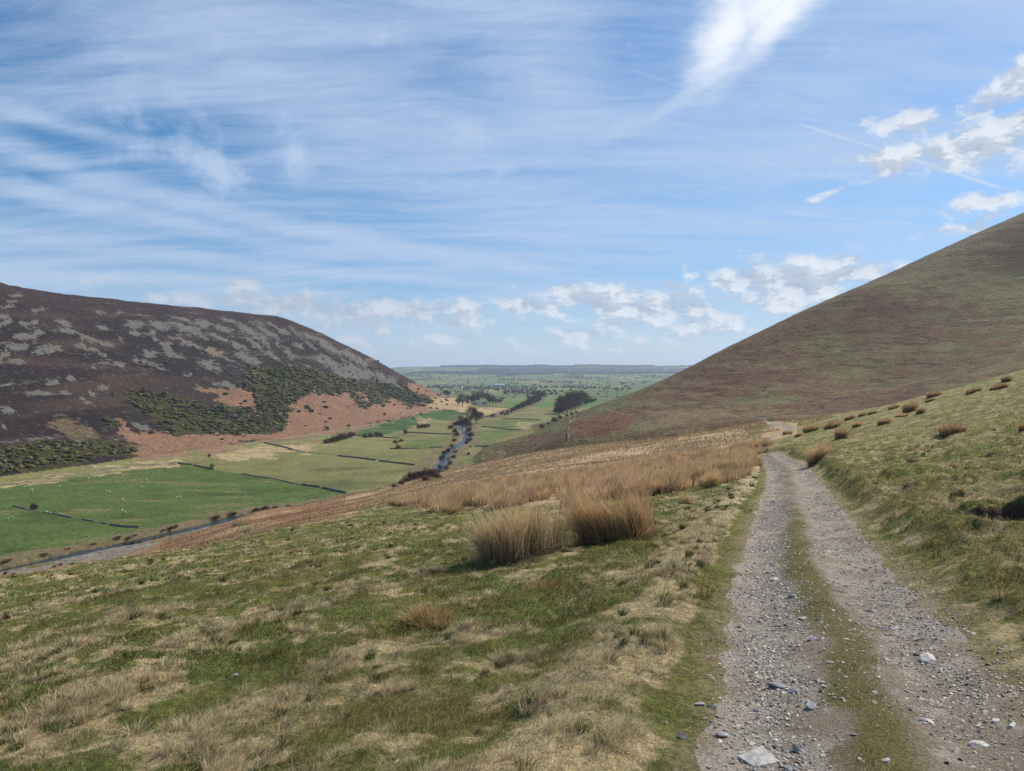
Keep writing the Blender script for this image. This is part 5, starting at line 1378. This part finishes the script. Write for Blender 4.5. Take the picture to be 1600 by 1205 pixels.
wall([(889, 664), (893, 658), (899, 650), (907, 643)], 'wall following the fell path up towards its bend', 1.0, .6)
wall([(380, 697), (430, 690), (505, 682), (555, 673), (592, 664), (630, 653), (660, 645), (692, 640)], 'long pale wall along the foot of the bracken slope', 1.1, .8)
wall([(0, 759), (60, 752), (130, 741), (200, 731), (276, 724)], 'long low wall along the top of the bright green field', .9, .8, low=.3)
wall([(694, 640), (712, 644), (728, 647)], 'dark wall at the far end of the dark green field', 1.3)
wall([(745, 636), (770, 636), (800, 638)], 'wall behind the straw coloured field', 1.4)
wall([(798, 655), (822, 649), (850, 640)], 'wall beside the upper river trees', 1.4)
wall([(740, 650), (770, 651), (792, 648), (806, 640)], 'dark wall along the near edge of the straw coloured field', 1.2)
wall([(850, 648), (862, 648), (872, 648)], 'short wall running to the foot of the brown plantation', 1.4)

# ------------------------------------------------------------------ sheep
def sheep_mesh():
    bm = bmesh.new()
    def ell(c, s, sub=2):
        r_ = bmesh.ops.create_icosphere(bm, subdivisions=sub, radius=1.0)
        for q in r_['verts']: q.co = Vector((q.co.x * s[0] + c[0], q.co.y * s[1] + c[1], q.co.z * s[2] + c[2]))
        return r_['verts']
    ell((0, 0, .62), (.52, .27, .29)); ell((-.12, 0, .66), (.36, .26, .26)); hv = ell((.60, 0, .66), (.17, .09, .10)); ell((.47, 0, .68), (.16, .13, .16), 1)
    fs = set()
    for sx_ in (-.32, .30):
        for sy_ in (-.14, .14):
            r_ = bmesh.ops.create_cone(bm, cap_ends=True, segments=6, radius1=.035, radius2=.06, depth=.46)
            for q in r_['verts']: q.co += Vector((sx_, sy_, .22))
    for sy_ in (-.11, .11): ell((.53, sy_, .73), (.05, .06, .025), 1)
    me = bpy.data.meshes.new('sheep'); bm.to_mesh(me); bm.free()
    co = np.zeros(len(me.vertices) * 3); me.vertices.foreach_get('co', co); co = co.reshape(-1, 3)
    c = np.tile(np.array((.50, .47, .40, 1.0), np.float32), (len(co), 1)); dk = (co[:, 2] < .36) | (co[:, 0] > .58); c[dk, :3] = (.30, .27, .23)
    me.color_attributes.new('Col', 'FLOAT_COLOR', 'POINT').data.foreach_set('color', c.ravel().astype(np.float32))
    return me
SHEEP = sheep_mesh()
M_WOOL = leaf_mat('wool', .0, .95); SHEEP.materials.append(M_WOOL)
def flock(spots, label, group):
    for (x, y), (a, b) in zip(hit(spots), spots):
        o = obj('sheep', SHEEP); z = float(Hfull(np.array([x]), np.array([y]))[0])
        o.location = (x, y, z); o.rotation_euler = (0, 0, RNG.uniform(0, 6.28)); o.scale = (.9,) * 3; tag(o, label, 'sheep', group)
flock([(93, 761), (51, 770), (192, 744), (229, 751), (232, 754), (166, 768), (171, 770), (196, 766), (213, 769), (222, 762), (276, 779), (192, 782), (191, 799), (196, 802), (19, 811), (12, 813), (73, 802), (79, 803), (87, 799), (138, 749), (281, 778), (50, 766)],
      'tiny white sheep grazing on the bright green field', 'sheep on the bright green field')
flock([(444, 740), (458, 733), (537, 740), (532, 725), (485, 725), (442, 742), (472, 723), (604, 717), (612, 714), (641, 709), (560, 744), (600, 706), (457, 731)],
      'tiny white sheep grazing on the pale pasture left of the river', 'sheep on the pale pasture')
flock([(750, 680), (763, 676), (754, 691), (783, 710), (770, 684), (742, 686), (779, 703)], 'tiny white sheep on the pasture right of the river', 'sheep right of the river')
flock([(594, 668), (664, 655), (684, 651), (683, 653)], 'tiny white sheep on the dark green field under the hill', 'sheep on the dark green field')

# ------------------------------------------------------------------ farm buildings
def plain_mat(name, col, rough=.85, sc=3.0, v=.15):
    m, T = new_mat(name)
    P = T.n('ShaderNodeTexCoord').outputs['Object']
    c = T.mix(T.rng(T.noise(P, sc, 5.0, .6), .3, .7), tuple(q * (1 - v) for q in col) + (1,), tuple(min(.9, q * (1 + v)) for q in col) + (1,))
    b = T.n('ShaderNodeBsdfPrincipled'); T.link(c, b.inputs['Base Color']); b.inputs['Roughness'].default_value = rough
    T.link(b.outputs[0], T.n('ShaderNodeOutputMaterial').inputs['Surface']); return m
M_WHITE = plain_mat('whitewash', (.80, .79, .75)); M_SLATE = plain_mat('roof_slate', (.11, .115, .125)); M_GLASS = plain_mat('window_glass', (.03, .035, .04), .2); M_STONEW = plain_mat('stone_walling', (.20, .18, .15)); M_LROOF = plain_mat('pale_roof_sheet', (.50, .51, .52))
def boxmesh(name, parts):
    bm = bmesh.new()
    for (cx, cy, cz), (lx, ly, lz) in parts:
        r_ = bmesh.ops.create_cube(bm, size=1.0)
        for q in r_['verts']: q.co = Vector((q.co.x * lx + cx, q.co.y * ly + cy, q.co.z * lz + cz))
    me = bpy.data.meshes.new(name); bm.to_mesh(me); bm.free(); return me
def house(u, v, L, Wd, Hh, rot, label, name='farmhouse', cat='building', wallm=None, roofm=None, wins=3, chim=True, du=0):
    p = hit([(u, v)])[0]; z = float(Hfull(np.array([p[0]]), np.array([p[1]]))[0])
    t = empty(name, (p[0], p[1], z)); t.rotation_euler = (0, 0, rot); tag(t, label, cat)
    bm = bmesh.new(); rh = Wd * .42
    pts = [(-L/2, -Wd/2, -1), (L/2, -Wd/2, -1), (L/2, Wd/2, -1), (-L/2, Wd/2, -1), (-L/2, -Wd/2, Hh), (L/2, -Wd/2, Hh), (L/2, Wd/2, Hh), (-L/2, Wd/2, Hh), (-L/2, 0, Hh + rh), (L/2, 0, Hh + rh)]
    vs = [bm.verts.new(q) for q in pts]
    for f in [(0, 1, 5, 4), (1, 2, 6, 9, 5), (2, 3, 7, 6), (3, 0, 4, 8, 7)]: bm.faces.new([vs[i] for i in f])
    me = bpy.data.meshes.new('wall'); bm.to_mesh(me); bm.free(); obj('wall', me, wallm or M_WHITE, t)
    bm = bmesh.new(); e = .35; th = .18; sl = rh / (Wd / 2)
    for s in (-1, 1):
        a = [(-L/2 - e, s * (Wd/2 + e), Hh - sl * e + .02), (L/2 + e, s * (Wd/2 + e), Hh - sl * e + .02), (L/2 + e, 0, Hh + rh + .02), (-L/2 - e, 0, Hh + rh + .02)]
        lo = [bm.verts.new(q) for q in a]; hi = [bm.verts.new((q[0], q[1], q[2] + th)) for q in a]
        bm.faces.new(lo); bm.faces.new(hi)
        for i in range(4): bm.faces.new([lo[i], lo[(i + 1) % 4], hi[(i + 1) % 4], hi[i]])
    bmesh.ops.recalc_face_normals(bm, faces=bm.faces)
    me = bpy.data.meshes.new('roof'); bm.to_mesh(me); bm.free(); rf = obj('roof', me, roofm or M_SLATE, t)
    if chim:
        for s in (-1, 1): obj('chimney', boxmesh('chimney', [((s * (L/2 - .6), 0, Hh + rh + .6), (.9, .8, 1.5))]), M_STONEW, rf)
    for k in range(wins):
        x = -L/2 + (k + .5) * L / wins
        for zz in ((1.4, 3.9) if Hh > 4.5 else (1.5,)):
            obj('window', boxmesh('window', [((x, -Wd/2 - .03, zz), (.95, .10, 1.15))]), M_GLASS, t)
    obj('door', boxmesh('door', [((L/2 - 1.4 if wins < 3 else L / wins * .5, -Wd/2 - .04, .95), (.95, .10, 2.0))]), M_SLATE, t)
    return t
house(747, 632, 9, 7, 5.2, .5, 'whitewashed farmhouse with slate roof, leftmost building of the near farm')
house(752, 632.4, 8, 6.5, 4.4, .9, 'whitewashed gable-fronted house in the middle of the near farm')
house(757, 633, 10, 6, 3.6, -.5, 'low white outbuilding, rightmost of the near farm', 'outbuilding', chim=False)
house(742, 632.5, 8, 6, 3.4, .2, 'dark stone barn at the left end of the near farm', 'stone_barn', wallm=M_STONEW, chim=False)
house(770.5, 603.5, 13, 13, 10, 1.2, 'tall white farmhouse far out on the plain', 'farmhouse')
house(777, 603.5, 26, 14, 5, .05, 'long pale-roofed barn right of the tall white farmhouse on the plain', 'long_barn', wallm=M_STONEW, roofm=M_LROOF, chim=False)
house(783, 603.5, 20, 12, 5, .1, 'shorter pale-roofed barn at the right end of the far farm', 'long_barn', wallm=M_STONEW, roofm=M_LROOF, chim=False)
house(713, 606.5, 12, 10, 6, .4, 'small white cottage on the plain, left of two among trees', 'cottage', chim=False)
house(720, 606.5, 12, 10, 6, -.3, 'small white cottage on the plain, right of two among trees', 'cottage', chim=False)
house(690, 581.5, 42, 20, 11, .0, 'faint white farm high on the far rise below the ridge', 'farmhouse', chim=False)

# ------------------------------------------------------------------ haze: one even body of air
def haze():
    x0, x1, y0, y1, z0, z1 = -15500, 15500, -15500, 15500, ZMIN - 1.5, max(ZMAX, 1) + 6
    co = [(x, y, z) for z in (z0, z1) for y in (y0, y1) for x in (x0, x1)]
    F = [(0, 2, 3, 1), (4, 5, 7, 6), (0, 1, 5, 4), (2, 6, 7, 3), (0, 4, 6, 2), (1, 3, 7, 5)]
    me = bpy.data.meshes.new('haze'); me.from_pydata(co, [], F)
    m = bpy.data.materials.new('haze_air'); m.use_nodes = True
    T = NT(m.node_tree)
    pv = T.n('ShaderNodeVolumePrincipled'); pv.inputs['Color'].default_value = (.66, .79, 1.0, 1)
    pv.inputs['Density'].default_value = 7e-5
    pv.inputs['Anisotropy'].default_value = 0.2
    T.link(pv.outputs[0], T.n('ShaderNodeOutputMaterial').inputs['Volume'])
    o = obj('haze', me, m); tag(o, kind='stuff'); o['label'] = 'thin pale blue haze filling the air over the valley and plain'
haze()
